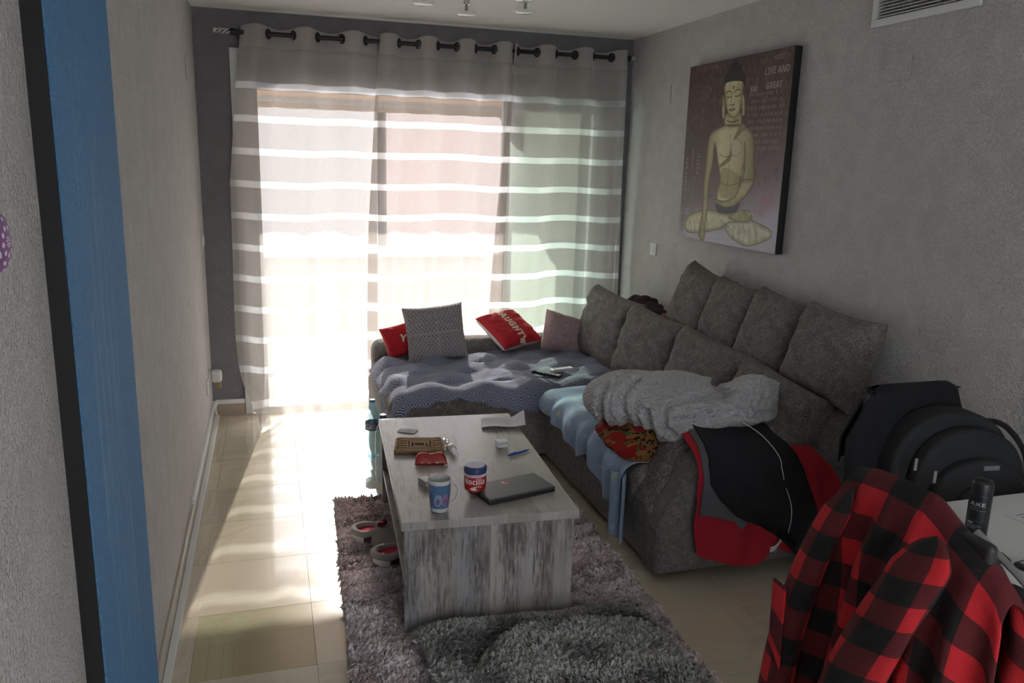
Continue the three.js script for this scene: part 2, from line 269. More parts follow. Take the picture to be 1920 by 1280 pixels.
// ================================================================ CURTAINS
{
  const ROD = 2.362, RZ = 0.105;
  const rod = thing('curtain_rod', 'black metal curtain rod with twisted silver finials above the window', 'curtain rod');
  const cyl = (x0, x1, r) => { const g = new THREE.CylinderGeometry(r, r, x1 - x0, 20); g.rotateZ(Math.PI / 2); g.translate((x0 + x1) / 2, ROD, RZ); return g; };
  mesh('rod', cyl(0.245, 2.735, 0.0135), mat.blackMetal, rod);
  for (const s of [0, 1]) {
    const x0 = s ? 2.735 : 0.245, d = s ? 1 : -1, f = mesh('finial', mergeGeometries([0, 1, 2, 3].map((k) => tube(Array.from({ length: 14 }, (_, i) => { const a = i / 13 * 5 + k * Math.PI / 2, r = 0.013; return [x0 + d * (0.03 + 0.075 * i / 13 * (s ? 0.6 : 1.15)), ROD + r * Math.cos(a), RZ + r * Math.sin(a)]; }), 0.0042, 40, 6))), mat.chrome, rod, 'twisted silver finial');
    mesh('finial_collar', cyl(Math.min(x0, x0 + d * 0.03), Math.max(x0, x0 + d * 0.03), 0.019), mat.blackMetal, f);
    mesh('finial_cap', cyl(Math.min(x0 + d * (s ? 0.075 : 0.115), x0 + d * (s ? 0.08 : 0.122)), Math.max(x0 + d * (s ? 0.075 : 0.115), x0 + d * (s ? 0.08 : 0.122)), 0.017), mat.chrome, f);
    mesh('bracket', box(s ? 2.725 : 0.25, ROD - 0.03, 0.0, s ? 2.735 : 0.262, ROD + 0.005, RZ), mat.blackMetal, rod);
  }
  const linen = (() => { const a = wnoise(512, 220, 21); return dataTex(512, (x, y) => { const v = 0.95 + 0.035 * (a(x * 0.125, y) - 0.5) + 0.03 * (a(x, y * 0.125) - 0.5); return 255 * v; }, 3, true); })();
  const fabric = M(lin(0.70, 0.66, 0.62), 0.6, { map: linen, transmission: 0.6, thickness: 0, side: THREE.DoubleSide });
  const header = M(lin(0.62, 0.58, 0.555), 0.97, { map: linen, transmission: 0.45, thickness: 0, side: THREE.DoubleSide });
  const sheer = M(lin(0.95, 0.96, 0.95), 0.72, { transmission: 0.88, thickness: 0, side: THREE.DoubleSide });
  const ring = new THREE.TorusGeometry(0.024, 0.006, 8, 20);
  const bands = Array.from({ length: 11 }, (_, k) => 2.066 - 0.1935 * k);
  function panel(label, o) {
    const g = thing('sheer_curtain', label, 'curtain', 'striped sheer curtain panels on the rod');
    const at = (u, y) => {
      const q = clamp(y / 2.4), xl = pw(o.xl, y), xr = pw(o.xr, y), x = lerp(xl, xr, u), xt = lerp(pw(o.xl, 2.4), pw(o.xr, 2.4), u);
      const A = lerp(0.022, 0.052, sm(1.5, 2.35, y)), ph = 2 * Math.PI * (xt - o.xb) / o.per;
      let z = RZ - A * Math.cos(ph) * (1 - 0.5 * sm(0, 1, 1 - q) * (0.5 + N(xt * 2.2, o.seed))) + (1 - q) * 0.02 * N(xt * 4, y * 0.9, o.seed) + 0.012 * (1 - q) * Math.sin(ph * 2 + 3 * N(xt * 3, o.seed));
      if (o.bend) { const [bx, bz] = o.bend(u, y); return [x + bx, y, Math.max(0.03, z + bz), xt * 1.3, y]; }
      return [x + 0.008 * Math.sin(ph * 2) * sm(2.0, 2.4, y), y, Math.max(0.03, z), xt * 1.3, y];
    };
    const wave = (u, y) => y + (y < 2.2 ? 0.012 * N(u * 3.2, o.seed + 9, 1) * sm(2.2, 1.6, y) + 0.02 * Math.cos(2 * Math.PI * (u * 1.1 + o.seed * 0.13)) * sm(1.9, 0.6, y) * 0.7 : y > 2.38 ? 0.008 * Math.cos(2 * Math.PI * (lerp(pw(o.xl, 2.4), pw(o.xr, 2.4), u) - o.xb) / o.per) * -1 : 0);
    const piece = (name, y0, y1, m, nv) => mesh(name, grid(110, nv, (u, v) => { const y = lerp(y1, y0, v), p = at(u, y); p[1] = Math.max(0.006, wave(u, y)); return p; }), m, g);
    piece('header', 2.285, 2.402, header, 6);
    let top = 2.285;
    for (const b of bands) { piece('linen_band', b + 0.02, top, fabric, 7); piece('sheer_band', b - 0.02, b + 0.02, sheer, 2); top = b - 0.02; }
    piece('linen_band', o.bottom, top, fabric, 5);
    const xs = pw(o.xl, 2.4), xe = pw(o.xr, 2.4);
    for (let x = o.xb - 3.25 * o.per; x < xe; x += o.per / 2) if (x > xs + 0.015 && x < xe - 0.015) { const m = mesh('grommet', ring, mat.blackMetal, g); m.position.set(x, ROD, RZ); m.rotation.y = Math.PI / 2 + (Math.round((x - o.xb) / (o.per / 2) * 2) % 4 === 1 ? 0.5 : -0.5); }
    return g;
  }
  panel('striped sheer curtain panel pooling on the bare floor near the plug-in air freshener', {
    xl: [[0, 0.25], [0.1, 0.225], [0.25, 0.178], [0.5, 0.163], [0.7, 0.163], [1.5, 0.175], [2.1, 0.235], [2.3, 0.262], [2.4, 0.275]], xr: [[0, 1.03], [0.6, 1.058], [1.2, 1.06], [2.4, 1.083]], xb: 0.50, per: 0.285, seed: 1, bottom: 0.004,
    bend: (u, y) => { const k = sm(0.4, 0, y), l = sm(0.3, 0, u); return [k * l * 0.05, k * (0.02 + 0.24 * l * l) + 0.03 * k * Math.sin(u * 9)]; } });
  panel('striped sheer curtain panel hanging behind the leaf-patterned cushion', { xl: [[0, 0.985], [0.6, 0.985], [1.2, 1.0], [2.0, 1.05], [2.4, 1.088]], xr: [[0, 1.90], [1, 1.915], [2.4, 1.945]], xb: 1.265, per: 0.245, seed: 2, bottom: 0.01 });
  panel('striped sheer curtain panel over the green tinted pane by the picture wall', { xl: [[0, 1.79], [0.6, 1.805], [1.2, 1.84], [2.4, 1.935]], xr: [[0, 2.77], [1, 2.76], [2.0, 2.735], [2.4, 2.715]], xb: 2.04, per: 0.262, seed: 3, bottom: 0.01 });
}

// ================================================================ SOFA
const SX = 1.84;    // left face of the long wing
{
  const s = thing('corner_sofa', 'large grey fabric corner sofa with chaise under the window and rounded arm', 'sofa');
  mesh('chaise_base', rbox(0.975, 0.03, 0.20, SX + 0.06, 0.30, 1.245, 0.04, 5), mat.sofaShell, s);
  mesh('wing_base', rbox(SX + 0.006, 0.03, 0.22, W - 0.02, 0.30, 2.58, 0.03, 5), mat.sofaShell, s);
  mesh('chaise_seat', rbox(0.972, 0.20, 0.30, 2.58, 0.415, 1.25, 0.075, 6), mat.sofa, s);
  mesh('wing_seat', rbox(SX - 0.004, 0.20, 1.252, 2.58, 0.412, 2.46, 0.075, 6), mat.sofa, s);
  mesh('backrest', rbox(0.99, 0.25, 0.195, 2.6, 0.53, 0.40, 0.07, 6), mat.sofa, s, 'low backrest along the window');
  mesh('backrest', rbox(2.54, 0.25, 0.20, W - 0.015, 0.715, 2.66, 0.07, 6), mat.sofaShell, s, 'backrest along the wall');
  const armShape = (dy, x0) => {
    const p = new THREE.Shape(); p.moveTo(x0, dy ? 0.24 : 0.09); p.lineTo(x0, 0.22 + dy); p.bezierCurveTo(x0 + 0.02, 0.30 + dy, x0 + 0.07, 0.31 + dy, x0 + 0.10, 0.40 + dy); p.bezierCurveTo(x0 + 0.115, 0.455 + dy, x0 + 0.14, 0.475 + dy, x0 + 0.21, 0.477 + dy);
    p.lineTo(W - 0.075, 0.455 + dy); p.lineTo(W - 0.075, dy ? 0.24 : 0.09); p.closePath(); return p;
  };
  const arm = (dy, x0, z0, z1, b) => { const g = new THREE.ExtrudeGeometry(armShape(dy, x0 + b), { depth: z1 - z0 - 2 * b, bevelEnabled: true, bevelThickness: b, bevelSize: b, bevelSegments: 6, curveSegments: 12 }); g.translate(0, 0, z0 + b); return boxUV(g.index ? g : g); };
  mesh('arm_shell', arm(0, SX, 2.50, 2.69, 0.055), mat.sofaShell, s, 'smooth outer arm');
  mesh('arm_roll', arm(0.06, SX + 0.004, 2.36, 2.55, 0.06), mat.sofa, s, 'padded inner arm roll');
  for (const [x, z] of [[1.05, 0.3], [1.05, 1.15], [1.95, 2.55], [2.7, 2.55], [2.7, 0.35]]) mesh('foot', new THREE.CylinderGeometry(0.02, 0.018, 0.05, 12).translate(x, 0.025, z), mat.black, s);
}
// four square back cushions standing on the wall backrest
{
  const L = ['topmost grey back cushion at the window end of the wall row, leaning steeply', 'second grey back cushion in the row against the picture wall', 'third grey back cushion in the row against the picture wall', 'grey back cushion at the chair end of the wall row'];
  const D = [[1.44, 0.735, -0.13, -0.16], [1.79, 0.71, -0.16, -0.06], [2.15, 0.71, -0.18, -0.07], [2.54, 0.705, -0.17, -0.06]];
  D.forEach(([z, y, tilt, roll], i) => cushion('back_cushion', L[i], 'grey cushions against the wall', { w: 0.42, h: 0.40, t: 0.22, pinch: 0.10, fat: 0.48, seed: i * 3 + 1, crease: 0.006 }, mat.sofa, [2.60, y, z], -Math.PI / 2 + 0.1, tilt - 0.14, roll));
  const K = ['plump grey seat cushion beside the pink fluffy cushion', 'plump grey seat cushion with creased top, second from the window', 'plump grey seat cushion directly behind the fleece blanket', 'boxy grey seat cushion slumped by the sofa arm'];
  const E = [[0.70, 2.40, 0.41, -0.24, -0.06, 0.62, 0.47], [1.30, 2.40, 0.41, -0.26, -0.05, 0.62, 0.45], [1.90, 2.40, 0.405, -0.28, -0.07, 0.62, 0.44], [2.42, 2.41, 0.44, -0.35, -0.13, 0.5, 0.36]];
  E.forEach(([z, x, y, tilt, roll, w, h], i) => cushion('seat_cushion', K[i], 'grey cushions on the sofa seat', { w, h, t: i === 3 ? 0.22 : 0.22, pinch: i === 3 ? 0.02 : 0.07, fat: i === 3 ? 0.22 : 0.4, seed: i * 5 + 20, crease: 0.011 }, mat.sofa, [x, y, z], -Math.PI / 2 + 0.1, tilt, roll));
}
// small scatter cushions on the chaise
{
  const leaf = canvasTex(512, 512, (g, w, h) => {
    const r = mulberry(3); g.fillStyle = '#b9b3b5'; g.fillRect(0, 0, w, h); g.strokeStyle = '#6b6468'; g.lineWidth = 6; g.lineCap = 'round';
    for (let i = 0; i < 13; i++) for (let j = 0; j < 20; j++) { const x = (i + (j % 2) * 0.5) * w / 13, y = j * h / 20, a = (j % 2 ? 1 : -1) * 0.7 + (r() - 0.5) * 0.9; g.globalAlpha = 0.55 + 0.4 * r(); g.beginPath(); g.ellipse(x, y, 14, 5, a, 0.3, 5.4); g.stroke(); }
  }, 3);
  cushion('scatter_cushion', 'grey square cushion with a dark leaf pattern propped on the chaise', null, { w: 0.40, h: 0.36, t: 0.12, pinch: 0.07, seed: 50, crease: 0.006 }, M(lin(0.9, 0.88, 0.88), 0.9, { map: leaf, bumpMap: rep(leaf, 3), bumpScale: 0.003 }), [1.385, 0.425, 0.52], 0.12, -0.25, 0.06);
  const word = (txt, size, bold = 1) => canvasTex(512, 512, (g, w, h) => { g.fillStyle = '#c81e2c'; g.fillRect(0, 0, w, h); g.fillStyle = '#efe3cf'; g.strokeStyle = '#efe3cf'; g.lineWidth = 5; g.font = `bold ${size}px sans-serif`; g.textAlign = 'center'; g.textBaseline = 'middle'; g.fillText(txt, w / 2, h / 2); g.strokeText(txt, w / 2, h / 2); });
  const redCushion = (label, tex, o, pos, yaw, tilt, roll, turn) => {
    const g = thing('red_cushion', label, 'cushion');
    const geo = cushionGeo(o.w, o.h, o.t, o), p = geo.attributes.position, uv = geo.attributes.uv;
    for (let i = 0; i < p.count; i++) { let a = p.getX(i) / o.w, b = (p.getY(i) - o.h / 2) / o.h; const c = Math.cos(turn), s = Math.sin(turn); uv.setXY(i, 0.5 + a * c + b * s, 0.5 - a * s + b * c); }
    const half = p.count / 2, front = geo.clone(), back = geo.clone(), ix = [...geo.index.array]; front.setIndex(ix.slice(0, ix.length / 2)); back.setIndex(ix.slice(ix.length / 2));
    mesh('cushion_front', front, M(lin(0.95, 0.95, 0.95), 0.85, { map: tex, bumpMap: weave, bumpScale: 0.0006 }), g); mesh('cushion_back', back, M(lin(0.66, 0.6, 0.57), 0.9), g, 'cream back');
    g.position.set(...pos); if (yaw.isVector3) g.quaternion.setFromRotationMatrix(new THREE.Matrix4().makeBasis(yaw, tilt, yaw.clone().cross(tilt))); else g.rotation.set(tilt, yaw, roll, 'YXZ');
  };
  redCushion('red cushion with cream capital lettering lying back in the middle of the chaise', word('NAUGHTY', 108), { w: 0.33, h: 0.33, t: 0.12, pinch: 0.07, seed: 61 }, [1.955, 0.50, 0.475], ...(() => { const a = V(0.27, 0.02, -0.13).normalize(), b = V(-0.14, 0.14, -0.22); b.addScaledVector(a, -b.dot(a)).normalize(); return [a, b]; })(), 0, -Math.PI / 2);
  redCushion('red cushion with one cream letter half hidden behind the leaf-patterned cushion', word('Y', 150), { w: 0.24, h: 0.21, t: 0.10, pinch: 0.07, seed: 62 }, [1.195, 0.455, 0.44], 0.1, -0.45, 0.22, -0.3);
  const pinkFur = M(lin(0.78, 0.55, 0.57), 0.95, { bumpMap: rep(fuzz, 1.6), bumpScale: 0.03, sheen: 0.5, sheenColor: lin(0.6, 0.45, 0.45) });
  const pk = thing('fluffy_cushion', 'dusty pink fluffy cushion leaning beside the red lettered cushion', 'cushion');
  mesh('cushion_cover', cushionGeo(0.34, 0.27, 0.13, { pinch: 0.06, seed: 71 }), pinkFur, pk);
  pk.position.set(2.22, 0.432, 0.50); pk.rotation.set(-0.35, 0.15, -0.32, 'YXZ');
}
// clothes dropped on the backrest behind the seat cushions
{
  const heap = (name, label, cat, c, r, m, seed, hs) => single(name, sdfGeo((x, y, z) => { let d = sdE(x, y, z, c, r); d += 0.022 * fbm(x * 9 + seed, y * 14, z * 9, 2) + 0.01 * Math.sin(z * 60 + 5 * N(x * 8, y * 8, seed)); return Math.max(d, 0.716 - y); }, c, hs, 48, 0.2), m, label, cat);
  heap('maroon_garment', 'dark maroon garment heaped on the sofa backrest by the window', 'garment', [2.68, 0.735, 0.74], [0.10, 0.10, 0.24], M(lin(0.05, 0.026, 0.032), 0.9, { bumpMap: weave, bumpScale: 0.001 }), 4, 0.3);
  heap('pink_garment', 'crumpled pink garment on the sofa backrest beside the maroon one', 'garment', [2.63, 0.725, 1.13], [0.11, 0.062, 0.16], M(lin(0.42, 0.17, 0.17), 0.9, { bumpMap: weave, bumpScale: 0.001 }), 9, 0.26);
}
// ---------------------------------------------------------------- throws and clothes on the sofa
const tuft = (x, z) => 0.5 + 0.5 * Math.cos(2 * Math.PI * (x / 0.29 + 0.5 * Math.round(z / 0.235))) ;
{
  // dark blue woven throw with a diamond pattern over the chaise
  const dia = canvasTex(512, 512, (g, w, h) => {
    g.fillStyle = '#2b3348'; g.fillRect(0, 0, w, h); g.strokeStyle = '#a9b1c4'; g.lineWidth = 38;
    for (const [cx, cy] of [[0, 0], [w, 0], [0, h], [w, h], [w / 2, h / 2]]) for (let k = 0; k < 3; k++) { const r = w / 2 * (k + 0.5) / 3; g.beginPath(); g.moveTo(cx - r, cy); g.lineTo(cx, cy - r); g.lineTo(cx + r, cy); g.lineTo(cx, cy + r); g.closePath(); g.stroke(); }
  }, 11.5, 11.5);
  const thr = M(lin(0.9, 0.9, 0.95), 0.85, { map: dia, bumpMap: weave, bumpScale: 0.001, sheen: 0.3, sheenColor: lin(0.5, 0.5, 0.55) });
  const front = [[0.95, 0.2], [1.02, 0.14], [1.08, 0.06], [1.2, 0.035], [1.34, 0.015], [1.42, 0.03], [1.5, 0.06], [1.62, 0.09], [1.78, 0.11], [1.9, 0.1], [2.5, 0.1]];
  const g = sheet(170, 120, (u, v) => {
    const x = lerp(0.962, 2.44, u), zb = 0.405 + 0.015 * N(x * 6, 3), R = 0.085, a = 1.175 - zb, L = a + R * 0.8 + pw(front, x) + 0.008 * Math.sin(x * 50), s = v * L;
    let y, z; if (s < a) { y = 0; z = zb + s; } else { const t = Math.min((s - a) / R, Math.PI / 2), rest = Math.max(0, s - a - R * Math.PI / 2); z = zb + a + R * Math.sin(t) + 0.004 * Math.sin(x * 23); y = -R * (1 - Math.cos(t)) - rest; }
    const flat = sm(1.3, 1.1, z), row = (z - 0.43) / 0.215, b = (0.5 - 0.5 * Math.cos(2 * Math.PI * (x / 0.30 + (Math.floor(row) % 2) * 0.5))) * Math.pow(Math.abs(Math.sin(Math.PI * row)), 0.7);
    y += 0.432 + flat * (0.034 * b + 0.008 * fbm(x * 7, z * 9, 1)) - 0.085 * Math.pow(sm(1.06, 0.955, x), 1.5) - 0.12 * sm(1.0, 0.958, x) * sm(0.85, 1.2, z);
    return [x, y, z, x, s];
  }, -0.006);
  single('woven_throw', g, thr, 'dark blue woven throw with white diamond pattern spread over the chaise', 'throw');
}
{
  // pale blue printed sheet over the long seat, hanging down its front
  const pr = canvasTex(512, 512, (g, w, h) => { const r = mulberry(8); g.fillStyle = '#93aac6'; g.fillRect(0, 0, w, h); for (let i = 0; i < 46; i++) { g.globalAlpha = 0.3; g.fillStyle = r() < 0.5 ? '#cfccb0' : '#b4c4da'; const x = r() * w, y = r() * h, s = 6 + r() * 14; for (let k = 0; k < 5; k++) { g.beginPath(); g.ellipse(x + (r() - 0.5) * s * 2, y + (r() - 0.5) * s * 2, s, s * 0.5, r() * 3, 0, 7); g.fill(); } } }, 2.2);
  const bl = M(lin(0.95, 0.95, 0.95), 0.9, { map: pr, bumpMap: weave, bumpScale: 0.0006 });
  const hem = [[1.25, 0.05], [1.36, 0.07], [1.61, 0.1], [1.76, 0.11], [1.84, 0.16], [1.94, 0.1], [2.08, 0.14], [2.20, 0.2], [2.30, 0.2], [2.38, 0.26], [2.5, 0.22]];
  const bs = thing('blue_sheet', 'pale blue printed bed sheet spread along the sofa seat and hanging over its front', 'sheet');
  mesh('cloth', sheet(90, 110, (u, v) => {
    const z = lerp(1.27, 2.40, v), R = 0.085, a = 0.28, L = a + R * 0.9 + pw(hem, z), s = u * L; let x, y;
    if (s < a) { x = 2.19 - s; y = 0; } else { const t = Math.min((s - a) / R, Math.PI / 2), rest = Math.max(0, s - a - R * Math.PI / 2); x = 2.19 - a - R * Math.sin(t); y = -R * (1 - Math.cos(t)) - rest; }
    const d = sm(2.05, 1.85, x);
    y += 0.425 + 0.012 * (0.5 + 0.5 * Math.sin(z * 26 + 2 * N(z * 3, x * 3))) * (1 - d) - 0.03 * sm(2.35, 2.42, z) * (1 - d); x -= 0.006 + d * 0.014 * (1 + Math.sin(z * 34 + 3 * y + 2 * N(z * 5, 1)));
    return [x, y, z, z, s];
  }, 0.004), bl, bs);
  mesh('folded_corner', sheet(20, 26, (u, v) => [1.795 - 0.018 * Math.sin(u * 7) - 0.015 * v, 0.36 - v * 0.27 + 0.02 * u - 0.03 * u * v, 2.30 + 0.13 * u + 0.03 * v, u * 0.13, v * 0.25], 0.005), bl, bs, 'folded tail hanging at the sofa arm');
  // leopard and teddy print blanket bundled under the fleece
  const lp = canvasTex(512, 512, (g, w, h) => {
    const r = mulberry(12); g.fillStyle = '#9a6a3c'; g.fillRect(0, 0, w, h);
    for (let i = 0; i < 240; i++) { g.fillStyle = '#15100e'; const x = r() * w, y = r() * h; g.beginPath(); g.ellipse(x, y, 9 + r() * 12, 5 + r() * 8, r() * 3, 0, 7); g.fill(); }
    for (let i = 0; i < 10; i++) { g.fillStyle = '#b01a16'; const x = r() * w, y = r() * h; g.beginPath(); g.ellipse(x, y, 80, 55, r() * 3, 0, 7); g.fill(); g.fillStyle = '#3f7a45'; g.beginPath(); g.ellipse(x + 40, y - 20, 28, 13, r() * 3, 0, 7); g.fill(); g.fillStyle = '#b07a3a'; g.beginPath(); g.ellipse(x + 55, y + 25, 34, 26, 0, 0, 7); g.fill(); }
  }, 2.0);
  single('print_blanket', sdfGeo((x, y, z) => { let d = smin(sdE(x, y, z, [1.915, 0.475, 2.18], [0.13, 0.09, 0.2]), sdE(x, y, z, [1.965, 0.48, 2.33], [0.14, 0.10, 0.13]), 0.06); d += 0.012 * fbm(x * 9, y * 14, z * 9, 2); return Math.max(d, 0.418 - y, z - 2.4); }, [1.97, 0.5, 2.2], 0.32, 64, 0.5), M(lin(0.9, 0.9, 0.9), 0.95, { map: lp, bumpMap: rep(fuzz, 4), bumpScale: 0.004 }), 'red and leopard print plush blanket squeezed under the grey fleece', 'blanket');
  // grey sherpa fleece bundled on top
  const lumps = (x, y, z) => smin(smin(smin(sdE(x, y, z, [1.955, 0.632, 2.15], [0.235, 0.125, 0.20]), sdE(x, y, z, [2.12, 0.635, 2.29], [0.22, 0.115, 0.2]), 0.08), sdE(x, y, z, [2.345, 0.695, 2.47], [0.13, 0.105, 0.12]), 0.05), sdE(x, y, z, [2.05, 0.58, 2.38], [0.13, 0.10, 0.14]), 0.05);
  const rolls = [[[2.04, 0.60, 2.46, 0.06], [2.16, 0.645, 2.51, 0.055], [2.28, 0.66, 2.54, 0.05], [2.40, 0.665, 2.54, 0.045]], [[2.25, 0.735, 2.50, 0.045], [2.34, 0.755, 2.52, 0.055], [2.42, 0.735, 2.50, 0.05]]];
  const bundle = (x, y, z) => { let d = lumps(x, y, z); for (const c of rolls) { let k = 1; for (let i = 1; i < c.length; i++) k = smin(k, sdSeg(x, y, z, c[i - 1], c[i]) - (c[i - 1][3] + c[i][3]) / 2, 0.02); d = smin(d, k, 0.012); } return d; };
  const onLump = ([px, py]) => { const d = V((px - 960) / 1503.25, (640 - py) / 1503.25, -1).applyQuaternion(camera.quaternion).normalize(), p = camera.position.clone(); for (let i = 0; i < 80; i++) { const k = bundle(p.x, p.y, p.z); if (k < 0.002 || p.z < 1.6) break; p.addScaledVector(d, k * 0.7); } return [p.x, p.y, p.z]; };
  const folds = [[[1135, 722], [1124, 745], [1125, 775], [1140, 802]], [[1247, 768], [1241, 790], [1247, 808], [1262, 814]], [[1247, 766], [1296, 749], [1344, 734], [1371, 745], [1406, 738]], [[1266, 792], [1327, 784], [1378, 772], [1440, 778]], [[1427, 722], [1418, 740], [1414, 762]], [[1337, 716], [1345, 727], [1320, 734]], [[1213, 774], [1220, 800], [1223, 822]], [[1190, 712], [1166, 735], [1162, 765], [1180, 806]]].map((c) => { const o = []; for (let i = 1; i < c.length; i++) { const n = Math.ceil(Math.hypot(c[i][0] - c[i - 1][0], c[i][1] - c[i - 1][1]) / 5); for (let k = 0; k < n; k++) o.push(onLump([lerp(c[i - 1][0], c[i][0], k / n), lerp(c[i - 1][1], c[i][1], k / n)])); } return o; });
  single('fleece_blanket', sdfGeo((x, y, z) => {
    let d = bundle(x, y, z);
    let fd = 1; for (const c of folds) for (let i = 1; i < c.length; i++) fd = Math.min(fd, sdSeg(x, y, z, c[i - 1], c[i]));
    d += 0.038 * Math.exp(-fd * fd / 0.00022) - 0.009 * Math.exp(-Math.pow((fd - 0.035) / 0.02, 2)); d += 0.014 * fbm(x * 5, y * 6, z * 5, 2) + 0.0028 * N(x * 55, y * 55, z * 55) + 0.002 * N(x * 95, y * 95, z * 95);
    return Math.max(d, 0.45 - y);
  }, [2.14, 0.66, 2.27], 0.5, 144, 1), M(lin(0.47, 0.47, 0.475), 0.95, { bumpMap: rep(fuzz, 1.3), bumpScale: 0.010, sheen: 0.5, sheenColor: lin(0.6, 0.6, 0.6), sheenRoughness: 0.7 }), 'light grey sherpa fleece blanket bundled on the sofa seat', 'blanket');
}
{ // garments hung over the sofa arm: red, then grey, then black on top
  const path = [[2.36, 0.615], [2.46, 0.612], [2.55, 0.59], [2.64, 0.565], [2.69, 0.535], [2.708, 0.48], [2.712, 0.04]];
  const cum = [0]; for (let i = 1; i < path.length; i++) cum.push(cum[i - 1] + Math.hypot(path[i][0] - path[i - 1][0], path[i][1] - path[i - 1][1]));
  const pz = path.map((p, i) => [cum[i], p[0]]), py = path.map((p, i) => [cum[i], p[1]]), LEN = cum[cum.length - 1];
  const fold = (x, y) => 0.017 * (1 + Math.sin(x * 30 + y * 8 + 3 * N(x * 4, y * 4))) * sm(0.6, 0.3, y) + 0.008 * (1 + N(x * 9, y * 9));
  const drape = (off, t, s0, xl, xr, low, nu = 60, nv = 70) => sheet(nu, nv, (u, v) => {
    const yMin = (x) => pw(low, x); let x = 2.2, s = 0, y = 0, z = 0;
    for (let it = 0; it < 4; it++) { s = lerp(s0, LEN - (yMin(x) - 0.04), v); y = pw(py, s); x = lerp(pw(xl, y), pw(xr, y), u); }
    z = pw(pz, s); const f = fold(x, y) + off, up = sm(0.5, 0.6, y);
    return [x, y + f * up * 0.8 - 0.09 * sm(2.05, 1.88, x) * up, z + f * (1 - up), x, s];
  }, t);
  const asc = (a) => a.sort((p, q) => p[0] - q[0]), skin = (off) => ([x, y, z]) => y > 0.5 ? [x, y, z] : [x, y, 2.7115 + fold(x, y) + off];
  const redG = thing('red_garment', 'crimson garment hanging over the sofa arm under the black trousers', 'garment');
  mesh('cloth', drape(0.004, 0.003, 0.0, asc([[0.62, 2.0], [0.53, 1.97], [0.45, 1.965], [0.35, 1.975], [0.286, 1.962], [0.149, 1.983], [0.06, 2.05]]), asc([[0.615, 2.42], [0.55, 2.50], [0.45, 2.60], [0.33, 2.66], [0.25, 2.60], [0.134, 2.46], [0.06, 2.40]]), asc([[1.95, 0.15], [2.02, 0.13], [2.15, 0.09], [2.25, 0.06], [2.28, 0.08], [2.31, 0.14], [2.43, 0.10], [2.66, 0.22]])), mat.red, redG);
  mesh('care_tag', sheet(6, 4, (u, v) => skin(0.011)([2.30 + 0.075 * u, 0.135 + 0.025 * v + 0.02 * u, 0]), 0.002), mat.whiteMatte, redG, 'small white care tag');
  single('grey_garment', drape(0.012, 0.003, 0.12, asc([[0.62, 2.03], [0.525, 1.985], [0.32, 1.985], [0.2, 1.99]]), asc([[0.6, 2.12], [0.4, 2.16], [0.28, 2.20], [0.2, 2.2]]), asc([[1.98, 0.315], [2.12, 0.29], [2.16, 0.25], [2.2, 0.275]]), 36, 50), M(lin(0.115, 0.115, 0.125), 0.9, { bumpMap: weave, bumpScale: 0.001 }), 'dark grey garment between the black trousers and the crimson one', 'garment');
  const bk = thing('black_trousers', 'black trousers with a pale drawstring thrown over the sofa arm', 'trousers');
  const bm = M(lin(0.010, 0.011, 0.015), 0.9, { bumpMap: weave, bumpScale: 0.001 });
  mesh('cloth', drape(0.021, 0.004, 0.02, asc([[0.62, 2.05], [0.52, 2.01], [0.45, 2.01], [0.387, 2.05], [0.308, 2.13], [0.256, 2.24], [0.165, 2.40], [0.083, 2.44]]), asc([[0.62, 2.34], [0.537, 2.41], [0.372, 2.48], [0.261, 2.52], [0.165, 2.52], [0.083, 2.50]]), asc([[1.99, 0.34], [2.1, 0.30], [2.26, 0.22], [2.4, 0.10], [2.5, 0.06]])), bm, bk);
  mesh('drawstring', tube([[2.20, 0.66, 2.55], [2.27, 0.61, 2.68], [2.31, 0.54, 2.752], [2.33, 0.49, 0], [2.338, 0.465, 0], [2.345, 0.44, 0]].map(skin(0.024)), 0.0018, 40), mat.whiteMatte, bk, 'pale drawstring');
  mesh('drawstring', tube([[2.36, 0.40, 0], [2.375, 0.37, 0], [2.385, 0.34, 0], [2.395, 0.30, 0], [2.40, 0.27, 0], [2.40, 0.24, 0], [2.395, 0.20, 0]].map(skin(0.024)), 0.0018, 40), mat.whiteMatte, bk, 'pale drawstring');
}
// remote controls on the throw
{
  const rc = (label, x, z, ry, len, m, m2) => { const g = thing('remote_control', label, 'remote control', null, [x, 0.462, z], ry); mesh('body', rbox(-len / 2, 0, -0.021, len / 2, 0.018, 0.021, 0.007), m, g); for (let i = 0; i < 7; i++) for (let j = -1; j < 2; j++) mesh('button', rbox(-len / 2 + 0.02 + i * len / 9, 0.018, j * 0.012 - 0.004, -len / 2 + 0.027 + i * len / 9, 0.02, j * 0.012 + 0.004, 0.001, 1), m2, g); };
  rc('long black remote control lying on the blue throw', 1.90, 1.10, -0.9, 0.19, mat.black, M(lin(0.08, 0.08, 0.08), 0.6));
  rc('white remote control lying beside the black one', 2.02, 1.02, 0.25, 0.15, mat.white, M(lin(0.4, 0.4, 0.4), 0.6));
}

